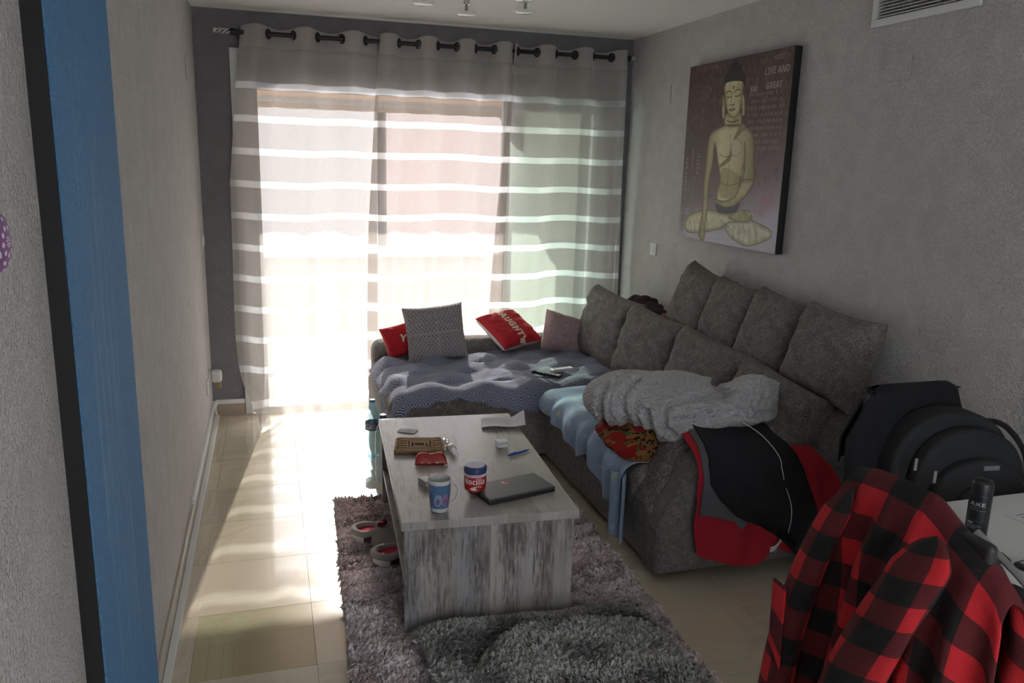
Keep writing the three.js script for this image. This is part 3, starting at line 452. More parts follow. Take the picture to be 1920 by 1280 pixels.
// ================================================================ RUGS
function pile(name, parent, n, place, hgt, colA, colB, seed, bendMin = 0.5) {     // tufts as instances: countless, so one part
  const r = mulberry(seed), t = []; // one bent tapered strand
  for (let k = 0; k < 2; k++) { const a = k * 1.57; t.push(grid(1, 3, (u, v) => { const w = (u - 0.5) * 0.9 * (1 - 0.75 * v * v); return [w * Math.cos(a) + 0.9 * v * v, v - 0.35 * v * v * v, w * Math.sin(a)]; })); }
  const g = mergeGeometries(t), im = new THREE.InstancedMesh(g, M(lin(1, 1, 1), 0.95, { side: THREE.DoubleSide }), n), m4 = new THREE.Matrix4(), q = new THREE.Quaternion(), e = new THREE.Euler(), c = new THREE.Color();
  for (let i = 0; i < n; i++) { const [x, y, z, s = 1, dir] = place(r), k = s * hgt * (0.75 + 0.5 * r()); e.set((r() - 0.5) * bendMin, dir === undefined ? r() * 6.28 : dir + (r() - 0.5) * 2, (r() - 0.5) * bendMin); m4.compose(V(x, y, z), q.setFromEuler(e), V(k * 0.42, k, k * 0.42)); im.setMatrixAt(i, m4); im.setColorAt(i, c.copy(colA).lerp(colB, r())); }
  im.name = name; im.userData = { kind: 'stuff', label: 'shaggy pile' }; parent.add(im); return im;
}
{
  const rug = thing('shaggy_rug', 'mauve brown shaggy rug with wavy ridges under the coffee table', 'rug');
  const A = [[0.655, 1.59], [1.79, 1.62], [1.735, 3.33], [0.585, 3.30]];
  const at = (u, v) => [lerp(lerp(A[0][0], A[1][0], u), lerp(A[3][0], A[2][0], u), v), lerp(lerp(A[0][1], A[1][1], u), lerp(A[3][1], A[2][1], u), v)];
  mesh('backing', sheet(20, 28, (u, v) => { const [x, z] = at(u, v); return [x, 0.009, z]; }, -0.008), M(lin(0.62, 0.52, 0.51), 0.95), rug);
  pile('pile', rug, 60000, (r) => { const u = clamp(r() * 1.01 - 0.005), v = r(), [x, z] = at(u, v); const k = Math.abs(Math.sin(Math.PI * (z / 0.125 + 0.32 * Math.sin(x * 7) + 0.5 * N(x * 4, z * 3)))); return [x, 0.006, z, 0.62 + 0.75 * Math.pow(k, 0.6), N(x * 6, z * 6) * 6]; }, 0.032, lin(0.55, 0.45, 0.44), lin(0.82, 0.72, 0.71), 33, 1.4);
  const fur = thing('fur_mat', 'grey long-haired fur mat folded double on the rug before the table', 'rug');
  const up = (x, z) => 0.065 * Math.pow(clamp((0.42 - Math.abs(x - 1.225)) / 0.09), 0.5) * Math.pow(clamp((z - 2.885 - 0.05 * (x - 1.22)) / 0.07), 0.5);
  const lay = (x, z) => 0.045 * sm(0.0, 0.05, z - 3.03 - 0.12 * Math.pow(Math.abs(x - 1.27) / 0.3, 3)) * sm(0.36, 0.28, Math.abs(x - 1.27));
  const hy = (x, z) => 0.035 + up(x, z) * (0.9 + 0.25 * N(x * 6, z * 6)) + lay(x, z);
  mesh('hide', sheet(50, 60, (u, v) => { const x = lerp(0.83, 1.66, u), z = lerp(2.88, 3.75, v); return [x + 0.05 * (z - 2.9), hy(x, z), z]; }, -0.02), M(lin(0.33, 0.32, 0.30), 0.95), fur);
  pile('hair', fur, 42000, (r) => { const x = lerp(0.83, 1.66, r()), z = lerp(2.88, 3.55, r()); return [x + 0.05 * (z - 2.9), hy(x, z) - 0.004, z, 1, N(x * 5, z * 5) * 5 + 1]; }, 0.045, lin(0.2, 0.19, 0.175), lin(0.42, 0.405, 0.38), 34, 1.5);
}

// ================================================================ COFFEE TABLE
{
  const woodTex = (seed, dark) => canvasTex(1024, 1024, (g, w, h) => {   // whitewashed rustic boards, grain along v
    const r = mulberry(seed); g.fillStyle = '#b5b0a9'; g.fillRect(0, 0, w, h);
    for (let x = 0; x < w;) { const bw = 30 + r() * 80; g.globalAlpha = 0.55; g.fillStyle = ['#c8c3bb', '#aaa59f', '#b9b6b3', '#a49d95', '#9fa0a5'][Math.floor(r() * 5)]; g.fillRect(x, 0, bw, h); x += bw; }
    for (let i = 0; i < 90 + dark; i++) { g.globalAlpha = 0.10; g.fillStyle = ['#6b6f7c', '#6e5f52', '#d8d4ce', '#8b8078'][Math.floor(r() * 4)]; g.beginPath(); g.ellipse(r() * w, r() * h, 8 + r() * 40, 30 + r() * 150, 0, 0, 7); g.fill(); }
    for (let i = 0; i < 2600; i++) { g.globalAlpha = 0.04 + 0.10 * r(); g.fillStyle = r() < 0.5 ? '#e2ded8' : '#7d746c'; g.fillRect(r() * w, r() * h, 1 + r() * 2.5, 20 + r() * 170); }
    for (let i = 0; i < dark; i++) { const cx = r() * w, cy = r() * h, n = 20 + r() * 60; for (let k = 0; k < n; k++) { g.globalAlpha = 0.06 + 0.3 * r() * r(); g.fillStyle = r() < 0.7 ? '#4a3f39' : '#3a3d4c'; const x = cx + (r() - 0.5) * 70, y = cy + (r() - 0.5) * 280; g.beginPath(); g.ellipse(x, y, 1 + r() * 4, 6 + r() * 46, (r() - 0.5) * 0.05, 0, 7); g.fill(); } }
  }, 1, 1);
  const wood = M(lin(0.8, 0.8, 0.8), 0.33, { map: woodTex(90, 12) }), woodF = M(lin(0.8, 0.78, 0.79), 0.5, { map: woodTex(91, 150) });
  const t = thing('coffee_table', 'rectangular coffee table in whitewashed rustic wood with solid end panels', 'table', null, [1.139, 0, 2.255], -0.0626);
  const w = 0.318, l = 0.574;
  mesh('table_top', rbox(-w, 0.418, -l, w, 0.45, l, 0.002), wood, t);
  mesh('end_panel', rbox(-w + 0.012, 0.012, l - 0.042, w - 0.012, 0.418, l - 0.016, 0.002), woodF, t); mesh('end_panel', rbox(-w + 0.012, 0.012, -l + 0.016, w - 0.012, 0.418, -l + 0.042, 0.002), woodF, t);
  mesh('shelf', rbox(-w + 0.016, 0.185, -l + 0.042, w - 0.016, 0.207, l - 0.042, 0.002), wood, t);
}
{ // things on the coffee table
  const Y = 0.451;
  const mug = thing('mug', 'ceramic mug with blue and pink print beside the chocolate spread jar', 'mug', null, [0.933, Y, 2.735]);
  const mt = canvasTex(512, 256, (g, w, h) => { const r = mulberry(4); g.fillStyle = '#55779c'; g.fillRect(0, 0, w, h); for (let i = 0; i < 9; i++) { const x = (i + 0.5) * w / 9; g.fillStyle = ['#a77c9e', '#3f6d96', '#8fa9c2'][i % 3]; g.beginPath(); g.ellipse(x, 140, 34, 62, 0.15, 0, 7); g.fill(); g.fillStyle = '#8a5f88'; g.beginPath(); g.ellipse(x, 150, 17, 36, 0.15, 0, 7); g.fill(); } for (let i = 0; i < 50; i++) { g.fillStyle = ['#c8b9c6', '#2f5378', '#7da0b8'][i % 3]; g.globalAlpha = 0.7; g.beginPath(); g.ellipse(r() * w, r() * h, 7, 4, r() * 3, 0, 7); g.fill(); } });
  mesh('cup', lathe([[0, 0], [0.029, 0], [0.0315, 0.004], [0.036, 0.05], [0.0405, 0.118], [0.0395, 0.121], [0.037, 0.118], [0.033, 0.05], [0.028, 0.008], [0, 0.007]], 40), M(lin(0.62, 0.61, 0.58), 0.25), mug);
  mesh('print', lathe([[0.0322, 0.012], [0.0366, 0.05], [0.0404, 0.106]], 40), M(lin(0.9, 0.9, 0.9), 0.3, { map: mt }), mug);
  const hd = mesh('handle', tube([[0.0365, 0.095, 0], [0.052, 0.102, 0], [0.066, 0.085, 0], [0.064, 0.055, 0], [0.05, 0.032, 0], [0.034, 0.024, 0]], 0.0052, 30, 8), M(lin(0.62, 0.61, 0.58), 0.25), mug); hd.rotation.y = -0.25;
  mesh('coffee_rest', new THREE.CircleGeometry(0.033, 24).rotateX(-Math.PI / 2).translate(0, 0.06, 0), M(lin(0.13, 0.075, 0.03), 0.3), mug, 'brown drink inside');

  const jar = thing('spread_jar', 'glass jar of chocolate spread with red label and blue lid', 'jar', null, [1.085, Y, 2.645]);
  mesh('glass', lathe([[0, 0], [0.026, 0], [0.031, 0.006], [0.0385, 0.03], [0.041, 0.06], [0.0405, 0.1], [0.039, 0.104]], 40), M(lin(0.95, 0.95, 0.95), 0.03, { transmission: 1, thickness: 0, ior: 1.45 }), jar);
  mesh('spread', lathe([[0, 0.014], [0.024, 0.016], [0.034, 0.035], [0.0355, 0.075], [0, 0.08]], 32), M(lin(0.10, 0.03, 0.012), 0.4), jar, 'brown chocolate spread');
  const jt = canvasTex(1024, 256, (g, w, h) => {
    g.fillStyle = '#b3262c'; g.fillRect(0, 0, w, h);
    for (let k = 0; k < 2; k++) { const x = k * 512; g.fillStyle = '#e8e6ec'; g.fillRect(x, 0, 512, 34); g.fillStyle = '#2f3a7a'; for (let q = 0; q < 9; q++) g.fillRect(x + 130 + q * 30, 10, 20, 12); g.fillStyle = '#f2ece8'; g.font = 'bold 104px sans-serif'; g.fillText('Nocilla', x + 100, 128); g.fillStyle = '#e9d9cf'; g.beginPath(); g.ellipse(x + 300, 196, 90, 34, -0.2, 0, 7); g.fill(); g.fillStyle = '#7c3a22'; g.beginPath(); g.ellipse(x + 360, 205, 70, 30, 0.3, 0, 7); g.fill(); }
  });
  const lb = mesh('label', lathe([[0.0392, 0.032], [0.0416, 0.06], [0.0411, 0.097]], 40), M(lin(0.92, 0.92, 0.92), 0.3, { map: jt }), jar, 'red paper label'); lb.rotation.y = -2.01;
  mesh('lid', lathe([[0, 0.122], [0.037, 0.122], [0.0385, 0.1195], [0.0395, 0.120], [0.0425, 0.118], [0.0428, 0.102], [0.0415, 0.1]], 40), M(lin(0.045, 0.065, 0.17), 0.25), jar, 'blue lid');
  mesh('lid_panel', new THREE.CircleGeometry(0.034, 28).rotateX(-Math.PI / 2).translate(0, 0.1224, 0), M(lin(0.20, 0.24, 0.38), 0.3), jar);

  const lap = thing('laptop', 'small closed black laptop with red sticker on its lid', 'laptop', null, [1.234, Y, 2.633], 0.237);
  mesh('base', rbox(-0.1425, 0, -0.078, 0.1425, 0.011, 0.078, 0.004), mat.black, lap); mesh('lid', rbox(-0.1425, 0.0115, -0.078, 0.1425, 0.022, 0.078, 0.004), M(lin(0.05, 0.052, 0.056), 0.35), lap);
  const st = canvasTex(128, 128, (g) => { g.fillStyle = '#b3404a'; g.fillRect(0, 0, 128, 128); g.fillStyle = '#e3b9b6'; g.fillRect(8, 8, 50, 50); g.fillStyle = '#6d1f2c'; g.fillRect(66, 20, 50, 44); g.fillStyle = '#d9a5a4'; g.fillRect(14, 76, 100, 14); g.fillRect(14, 100, 70, 10); });
  const sk = mesh('sticker', new THREE.BoxGeometry(0.034, 0.0006, 0.028), M(lin(0.9, 0.9, 0.9), 0.4, { map: st }), lap, 'red square sticker'); sk.position.set(-0.012, 0.0223, -0.035);

  const pen = thing('ballpoint_pen', 'blue ballpoint pen lying beside the white case', 'pen', null, [1.373, Y + 0.0055, 2.26], 0.443);
  const bl = M(lin(0.03, 0.06, 0.36), 0.3), c1 = (a, b, r0, r1) => { const g = new THREE.CylinderGeometry(r1, r0, b - a, 14); g.rotateZ(-Math.PI / 2); g.translate((a + b) / 2, 0, 0); return g; };
  mesh('barrel', c1(-0.05, 0.045, 0.0048, 0.0048), bl, pen); mesh('tip', c1(0.045, 0.062, 0.0045, 0.0012), bl, pen); mesh('button', c1(-0.062, -0.05, 0.003, 0.003), bl, pen); mesh('clip', rbox(-0.052, 0.005, -0.002, -0.012, 0.0075, 0.002, 0.0008), bl, pen);

  const ec = thing('earbud_case', 'small white rounded case on the coffee table', 'case', null, [1.325, Y, 2.165], 0.1);
  mesh('case_body', rbox(-0.027, 0, -0.02, 0.027, 0.021, 0.02, 0.0095, 5), mat.white, ec); mesh('case_lid', rbox(-0.0272, 0.0215, -0.0202, 0.0272, 0.031, 0.0202, 0.0045, 5), mat.white, ec);

  single('folded_letter', sheet(40, 24, (u, v) => { const x = (u - 0.5) * 0.205, z = (v - 0.5) * 0.13, c = Math.cos(-0.22), s = Math.sin(-0.22); const y = 0.004 + 0.028 * Math.pow(sm(0.55, 1, u), 1.6) * sm(0.1, 0.9, 1 - v) + 0.018 * sm(0.0, 0.55, Math.abs(v - 0.5)) * (0.3 + 0.7 * u) + 0.004 * Math.sin(u * 7); return [1.415 + x * c + z * s, Y + y, 1.875 - x * s + z * c]; }, 0.0012), M(lin(0.74, 0.74, 0.77), 0.8), 'folded white letter curling up at the end of the coffee table', 'paper');
  single('sugar_sachet', sheet(12, 8, (u, v) => { const x = (u - 0.5) * 0.085, z = (v - 0.5) * 0.05, c = Math.cos(-0.5), s = Math.sin(-0.5), e = Math.sqrt(Math.max(0, (1 - (2 * u - 1) ** 2) * (1 - (2 * v - 1) ** 2))); return [0.962 + x * c + z * s, Y + 0.002 + 0.008 * e, 1.872 - x * s + z * c]; }, 0.0015), mat.whiteMatte, 'flat white sachet on the coffee table near the wicker tray', 'sachet');

  // woven tray: strips laid as a concentric pattern
  const wk = thing('wicker_tray', 'small brown wicker tray woven in a concentric pattern', 'tray', null, [0.977, Y, 2.095], -0.2);
  const wick = [lin(0.30, 0.17, 0.075), lin(0.36, 0.22, 0.10), lin(0.22, 0.12, 0.055)].map((c) => M(c, 0.6));
  mesh('tray_board', rbox(-0.105, 0, -0.085, 0.105, 0.008, 0.085, 0.003), wick[2], wk);
  for (let k = 0; k < 6; k++) { const a = 0.1 - k * 0.0155, b = 0.08 - k * 0.0125; for (const s of [-1, 1]) { mesh('strip', tube([[-a, 0.012, s * b], [0, 0.013, s * b], [a, 0.012, s * b]], 0.0055, 8, 6), wick[k % 3], wk); mesh('strip', tube([[s * a, 0.012, -b], [s * a, 0.0135, 0], [s * a, 0.012, b]], 0.0055, 8, 6), wick[(k + 1) % 3], wk); } }
  for (const s of [-1, 1]) for (let k = 0; k < 6; k++) mesh('strip', tube([[s * 0.1, 0.016, -0.07 + k * 0.028], [s * 0.075, 0.0185, -0.07 + k * 0.028], [s * 0.05, 0.016, -0.07 + k * 0.028]], 0.0045, 8, 6), wick[1], wk);

  const wr = thing('sweet_wrapper', 'torn red foil wrapper beside the wicker tray', 'wrapper', null, [0.992, Y, 2.27], -0.15);
  const foil = M(lin(0.40, 0.02, 0.022), 0.25, { clearcoat: 0.5 });
  mesh('wrapper', sheet(40, 30, (u, v) => { const x = (u - 0.5) * (0.13 - 0.02 * v), zz = (v - 0.5) * 0.075, k = Math.abs(2 * u - 1); const y = 0.003 + 0.042 * Math.pow(Math.max(0, Math.sin(Math.PI * clamp(v * 1.02))), 0.8) * (0.72 + 0.28 * k) * (1 - 0.6 * Math.pow(k, 6)) + 0.004 * Math.abs(N(u * 12, v * 12)); return [x, y, -zz * 0.8]; }, 0.0012), foil, wr);
  mesh('crimped_edge', sheet(50, 3, (u, v) => [(u - 0.5) * 0.135, 0.003 + 0.003 * Math.sin(u * 90) * v + 0.002, 0.03 + v * 0.014], 0.001), foil, wr);
  single('foil_scrap', sheet(16, 16, (u, v) => [1.085 + (u - 0.5) * 0.035 + 0.02 * v, Y + 0.012 + 0.018 * Math.sin(u * 3) + 0.01 * N(u * 5, v * 5), 2.13 + (v - 0.5) * 0.12], 0.0008), M(lin(0.7, 0.7, 0.7), 0.25, { metalness: 0.8 }), 'crumpled silver foil scrap at the edge of the wicker tray', 'foil');

  const cg = thing('cigarette_pack', 'white cigarette pack with grey band behind the mug', 'pack', null, [0.953, Y, 2.488], 0.35);
  mesh('box', rbox(-0.044, 0, -0.028, 0.044, 0.023, 0.028, 0.0015), M(lin(0.6, 0.58, 0.54), 0.4), cg); mesh('band', rbox(-0.006, 0.0, -0.0284, 0.004, 0.0234, 0.0284, 0.001), M(lin(0.2, 0.17, 0.15), 0.5), cg); mesh('flip_top', rbox(0.014, 0.001, -0.0283, 0.0443, 0.0233, 0.0283, 0.0015), M(lin(0.66, 0.62, 0.55), 0.4), cg);
}
// ================================================================ BOTTLES AND SLIPPERS
{
  const pet = M(lin(0.74, 0.93, 1.0), 0.06, { transmission: 0.93, thickness: 0, ior: 1.4 });
  const bt = thing('water_bottle', 'tall blue plastic water bottle standing by the chaise side', 'bottle', null, [0.912, 0, 0.965]);
  const prof = [[0.0, 0.004], [0.02, 0.0], [0.036, 0.004], [0.041, 0.02], [0.0405, 0.06], [0.038, 0.075], [0.0415, 0.09], [0.0415, 0.12], [0.039, 0.13], [0.0415, 0.145], [0.0415, 0.225], [0.040, 0.25], [0.030, 0.285], [0.016, 0.312], [0.0135, 0.318], [0.0135, 0.325]];
  mesh('body', lathe(prof, 36), pet, bt); mesh('cap', new THREE.CylinderGeometry(0.0155, 0.0155, 0.016, 20).translate(0, 0.33, 0), M(lin(0.03, 0.2, 0.48), 0.35), bt);
  const lt = canvasTex(512, 128, (g, w, h) => { g.fillStyle = '#8d93ab'; g.fillRect(0, 0, w, h); g.fillStyle = '#3c4368'; g.fillRect(0, 0, w, 12); g.fillRect(0, 112, w, 16); for (let k = 0; k < 3; k++) { g.fillRect(30 + k * 170, 20, 34, 84); g.fillStyle = '#b7bbd0'; g.fillRect(80 + k * 170, 24, 70, 76); g.fillStyle = '#454c78'; g.beginPath(); g.ellipse(115 + k * 170, 45, 18, 14, 0, 0, 7); g.fill(); g.fillStyle = '#3c4368'; } });
  mesh('label', lathe([[0.0421, 0.165], [0.0421, 0.208]], 36), M(lin(0.9, 0.9, 0.9), 0.5, { map: lt }), bt, 'lilac paper label');
  const b2 = thing('capped_bottle', 'plastic bottle with dark blue cap hidden behind the coffee table', 'bottle', null, [0.92, 0, 1.345]);
  mesh('body', lathe(prof.map(([x, y]) => [x, y * 1.06]), 36), M(lin(0.85, 0.93, 0.98), 0.06, { transmission: 0.93, thickness: 0, ior: 1.4 }), b2);
  mesh('cap', new THREE.CylinderGeometry(0.0165, 0.0165, 0.026, 24).translate(0, 0.352, 0), M(lin(0.03, 0.05, 0.2), 0.4), b2, 'dark blue cap'); mesh('cap_disc', new THREE.CylinderGeometry(0.0145, 0.0155, 0.004, 24).translate(0, 0.367, 0), mat.white, b2, 'white cap top');
}
{
  const cream = M(lin(0.76, 0.71, 0.67), 0.95, { bumpMap: rep(fuzz, 8), bumpScale: 0.003 }), lining = M(lin(0.50, 0.03, 0.06), 0.95);
  const slip = (label, x, z, ry) => {
    const g = thing('slipper', label, 'slipper', 'pair of cream slippers', [x, 0.028, z], ry);
    const sole = new THREE.Shape(); sole.moveTo(-0.12, 0); sole.bezierCurveTo(-0.12, 0.06, -0.03, 0.035, 0.03, 0.05); sole.bezierCurveTo(0.13, 0.06, 0.13, -0.06, 0.03, -0.05); sole.bezierCurveTo(-0.03, -0.035, -0.12, -0.06, -0.12, 0);
    const sg = new THREE.ExtrudeGeometry(sole, { depth: 0.008, bevelEnabled: true, bevelThickness: 0.004, bevelSize: 0.003, bevelSegments: 2 }); sg.rotateX(-Math.PI / 2); mesh('sole', sg, M(lin(0.2, 0.19, 0.18), 0.9), g);
    mesh('upper', grid(36, 18, (u, v) => { const a = Math.PI * u, k = v; const x2 = 0.112 - 0.135 * k, wd = 0.052 * Math.sqrt(clamp(1 - Math.pow((k - 0.75) / 0.9, 4) * 1)) * Math.sqrt(clamp(k * 3.2)); const hh = 0.062 * Math.sqrt(clamp(k * 1.3)) * (0.9 + 0.2 * k); return [x2, 0.008 + hh * Math.sin(a), wd * 1.06 * Math.cos(a)]; }), M(lin(0.60, 0.54, 0.50), 0.95, { side: THREE.DoubleSide, bumpMap: rep(fuzz, 8), bumpScale: 0.002 }), g, 'soft beige toe');
    const rim = []; for (let i = 0; i <= 24; i++) { const a = i / 24 * Math.PI * 2; rim.push([-0.056 + 0.062 * Math.cos(a), 0.042 + 0.020 * Math.max(0, Math.cos(a)), 0.044 * Math.sin(a)]); }
    g.scale.setScalar(1.12);
    mesh('collar', tube(rim, 0.013, 60, 8), cream, g, 'cream fleece collar'); mesh('heel', grid(24, 6, (u, v) => { const a = Math.PI / 2 + Math.PI * u; return [-0.056 + 0.066 * Math.cos(a), 0.006 + v * 0.046, 0.049 * Math.sin(a)]; }), M(lin(0.72, 0.67, 0.63), 0.95, { side: THREE.DoubleSide }), g);
    mesh('lining', new THREE.CircleGeometry(1, 24).rotateX(-Math.PI / 2).scale(0.056, 1, 0.04).rotateZ(0.16).translate(-0.056, 0.044, 0), lining, g, 'red lining'); mesh('bow', mergeGeometries([new THREE.SphereGeometry(0.016, 10, 8).scale(1, 0.8, 0.9).translate(0.0, 0.078, 0.012), new THREE.SphereGeometry(0.016, 10, 8).scale(1, 0.8, 0.9).translate(0.0, 0.078, -0.012)]), M(lin(0.16, 0.01, 0.02), 0.9), g, 'dark red bow');
  };
  slip('cream slipper with red lining and dark bow beside the coffee table', 0.815, 2.09, -0.55);
  slip('cream slipper with red lining pushed half under the coffee table shelf', 0.885, 2.29, -0.15);
}

// ================================================================ ON THE WALLS AND CEILING
{ // large canvas print of a golden seated figure
  const pt = canvasTex(1024, 1024, (g, S) => {
    const r = mulberry(99), px = (p) => [p[0] * S, p[1] * S];
    const bg = g.createLinearGradient(0, 0, S * 0.25, S); bg.addColorStop(0, '#4a3431'); bg.addColorStop(0.5, '#553f3c'); bg.addColorStop(0.78, '#7b686a'); bg.addColorStop(1, '#b4b2bd'); g.fillStyle = bg; g.fillRect(0, 0, S, S);
    for (let i = 0; i < 2600; i++) { g.globalAlpha = 0.05 + 0.2 * r() * r(); g.fillStyle = ['#160d0e', '#7a5a4c', '#8b7264', '#2a1817', '#6b3a3e', '#b3a294'][Math.floor(r() * 6)]; const yy = r() * r() * S; g.fillRect(r() * S, yy, 3 + r() * 30, 3 + r() * 34); }
    g.globalAlpha = 0.18; g.fillStyle = '#c9c7d0'; for (let i = 0; i < 160; i++) g.fillRect(r() * S, S * (0.8 + 0.2 * r()), 20 + r() * 90, 4 + r() * 14);
    g.globalAlpha = 0.10; g.fillStyle = '#b5606a'; for (let i = 0; i < 60; i++) g.fillRect(S * (0.74 + 0.2 * r()), S * (0.6 + 0.2 * r()), 40, 30);
    // lettering
    const txt = (s, x, y, size, col, rot = 0, a = 0.75) => { g.save(); g.globalAlpha = a; g.translate(x * S, y * S); g.rotate(rot); g.font = `bold ${size}px sans-serif`; g.fillStyle = '#1d1312'; g.fillText(s, 2, 3); g.fillStyle = col; g.fillText(s, 0, 0); g.restore(); };
    txt('LIVE AND', 0.77, 0.115, 48, '#cfc3b4'); txt('GREAT', 0.79, 0.185, 46, '#cfc3b4'); txt('EKI', 0.655, 0.19, 40, '#cfc3b4'); txt('NOTE', 0.84, 0.05, 34, '#cfc3b4', 0, 0.5);
    for (let i = 0; i < 9; i++) for (let k = 0; k < 16; k++) { g.globalAlpha = 0.6; g.strokeStyle = '#b9aca0'; g.lineWidth = 3; const x = (0.65 + 0.0195 * k + 0.006 * r()) * S, y = (0.215 + i * 0.034) * S; if (r() < 0.15) continue; g.beginPath(); g.moveTo(x, y); g.lineTo(x + 6 * r(), y - 18); g.lineTo(x + 12, y - 8 * r()); g.stroke(); }   // rows of illegible small lettering
    txt('FAITH', 0.19, 0.62, 44, '#bdb1a6', -Math.PI / 2, 0.6); txt('EVERY DAY', 0.055, 0.72, 40, '#bdb1a6', -Math.PI / 2, 0.65); txt('CHERISH', 0.05, 0.97, 44, '#9a8e86', -Math.PI / 2, 0.65); txt('LIVING', 0.16, 0.80, 52, '#a4988e', -Math.PI / 2, 0.6); txt('OTHERS', 0.12, 0.60, 36, '#bdb1a6', -Math.PI / 2, 0.55);
    for (let i = 0; i < 70; i++) { g.globalAlpha = 0.35; g.strokeStyle = '#a89a90'; g.lineWidth = 3; const x = S * (0.1 + 0.16 * r()), y = S * (0.12 + 0.24 * r()); g.beginPath(); g.arc(x, y, 5 + r() * 9, r() * 6, r() * 6 + 4); g.stroke(); }
    g.globalAlpha = 1;
    const poly = (a, fill, stroke = '#3e3422', lw = 5) => { const q = a.map(px), pth = new Path2D(), n = q.length, Q = (i) => q[(i + n) % n]; pth.moveTo(...q[0]); for (let i = 0; i < n; i++) { const [a0, a1, a2, a3] = [Q(i - 1), Q(i), Q(i + 1), Q(i + 2)]; pth.bezierCurveTo(a1[0] + (a2[0] - a0[0]) / 7, a1[1] + (a2[1] - a0[1]) / 7, a2[0] - (a3[0] - a1[0]) / 7, a2[1] - (a3[1] - a1[1]) / 7, ...a2); } pth.closePath(); g.fillStyle = fill; g.fill(pth); if (stroke) { g.save(); g.clip(pth); if (stroke === '#3e3422') { g.globalAlpha = 0.16; g.strokeStyle = '#4d3d22'; for (const q2 of [44, 28, 16]) { g.lineWidth = q2; g.stroke(pth); } const xs = q.map((k) => k[0]), ys = q.map((k) => k[1]), x0 = Math.min(...xs), x1 = Math.max(...xs), y0 = Math.min(...ys), y1 = Math.max(...ys); for (let i = 0; i < 160; i++) { g.globalAlpha = 0.09; g.fillStyle = ['#f1ecc8', '#6a5a34', '#d9d2a4', '#8f8152'][Math.floor(r() * 4)]; g.beginPath(); g.ellipse(lerp(x0, x1, r()), lerp(y0, y1, r()), 4 + r() * 22, 4 + r() * 34, r() * 3, 0, 7); g.fill(); } } g.restore(); g.strokeStyle = stroke; g.lineWidth = lw * 0.6; g.stroke(pth); } };
    const gold = (x0, x1) => { const q = g.createLinearGradient(x0 * S, 0, x1 * S, 0); q.addColorStop(0, '#9a9068'); q.addColorStop(0.3, '#d8d1a8'); q.addColorStop(0.6, '#c8c094'); q.addColorStop(1, '#8d845c'); return q; };
    poly([[0.069, 0.933], [0.104, 0.871], [0.291, 0.82], [0.526, 0.829], [0.639, 0.808], [0.76, 0.818], [0.757, 0.853], [0.552, 0.891], [0.453, 0.922], [0.236, 0.959], [0.109, 0.965]], '#cdc8a8');
    poly([[0.518, 0.889], [0.647, 0.857], [0.772, 0.848], [0.94, 0.882], [0.94, 0.928], [0.746, 0.986], [0.577, 0.948]], '#d6d3bf');
    poly([[0.545, 0.846], [0.639, 0.808], [0.734, 0.798], [0.765, 0.822], [0.75, 0.858], [0.631, 0.862]], '#aca47c');
    poly([[0.41, 0.76], [0.44, 0.83], [0.62, 0.81], [0.63, 0.75]], '#4a4450', null);
    poly([[0.433, 0.29], [0.449, 0.39], [0.577, 0.39], [0.584, 0.29]], '#a59c70');
    poly([[0.463, 0.349], [0.317, 0.377], [0.272, 0.423], [0.259, 0.557], [0.251, 0.682], [0.259, 0.778], [0.251, 0.904], [0.238, 0.969], [0.276, 0.998], [0.309, 0.987], [0.315, 0.9], [0.317, 0.794], [0.313, 0.67], [0.336, 0.556], [0.343, 0.453], [0.39, 0.556], [0.429, 0.648], [0.406, 0.752], [0.467, 0.781], [0.616, 0.76], [0.706, 0.72], [0.759, 0.657], [0.749, 0.553], [0.726, 0.432], [0.685, 0.381], [0.589, 0.356]], gold(0.25, 0.76));
    poly([[0.646, 0.439], [0.666, 0.554], [0.661, 0.625], [0.618, 0.688], [0.629, 0.607], [0.649, 0.545]], '#3b2a2a');
    poly([[0.758, 0.648], [0.691, 0.725], [0.586, 0.784], [0.469, 0.793], [0.385, 0.767], [0.396, 0.757], [0.498, 0.761], [0.594, 0.725], [0.655, 0.642]], '#b7ae84');
    poly([[0.596, 0.349], [0.533, 0.428], [0.504, 0.509], [0.433, 0.555], [0.383, 0.579], [0.452, 0.569], [0.523, 0.528], [0.558, 0.429], [0.639, 0.369]], '#8a7c55', '#4a3f2a', 3);
    poly([[0.537, 0.428], [0.52, 0.473], [0.532, 0.509], [0.576, 0.514], [0.611, 0.483], [0.592, 0.434]], '#c6c0a0', '#51462f', 4);
    g.globalAlpha = 0.5; poly([[0.45, 0.58], [0.43, 0.66], [0.45, 0.74], [0.60, 0.73], [0.62, 0.62]], '#8d7c4c', null); g.globalAlpha = 1;
    for (let i = 0; i < 4; i++) { g.strokeStyle = '#5a5036'; g.lineWidth = 4; g.beginPath(); g.moveTo((0.25 + 0.017 * i) * S, 0.93 * S); g.lineTo((0.248 + 0.018 * i) * S, 0.985 * S); g.stroke(); }
    for (let i = 0; i < 5; i++) { g.strokeStyle = '#6b6142'; g.lineWidth = 4; g.beginPath(); g.arc((0.70 + 0.014 * i) * S, (0.81 + 0.01 * i) * S, 8, 2, 6); g.stroke(); }
    poly([[0.388, 0.185], [0.385, 0.24], [0.4, 0.305], [0.424, 0.311], [0.416, 0.233]], '#9d9468'); poly([[0.587, 0.19], [0.586, 0.251], [0.597, 0.305], [0.619, 0.302], [0.608, 0.226]], '#978e63');
    poly([[0.403, 0.11], [0.403, 0.186], [0.431, 0.252], [0.471, 0.3], [0.512, 0.312], [0.551, 0.302], [0.58, 0.26], [0.585, 0.198], [0.573, 0.11]], gold(0.38, 0.62));
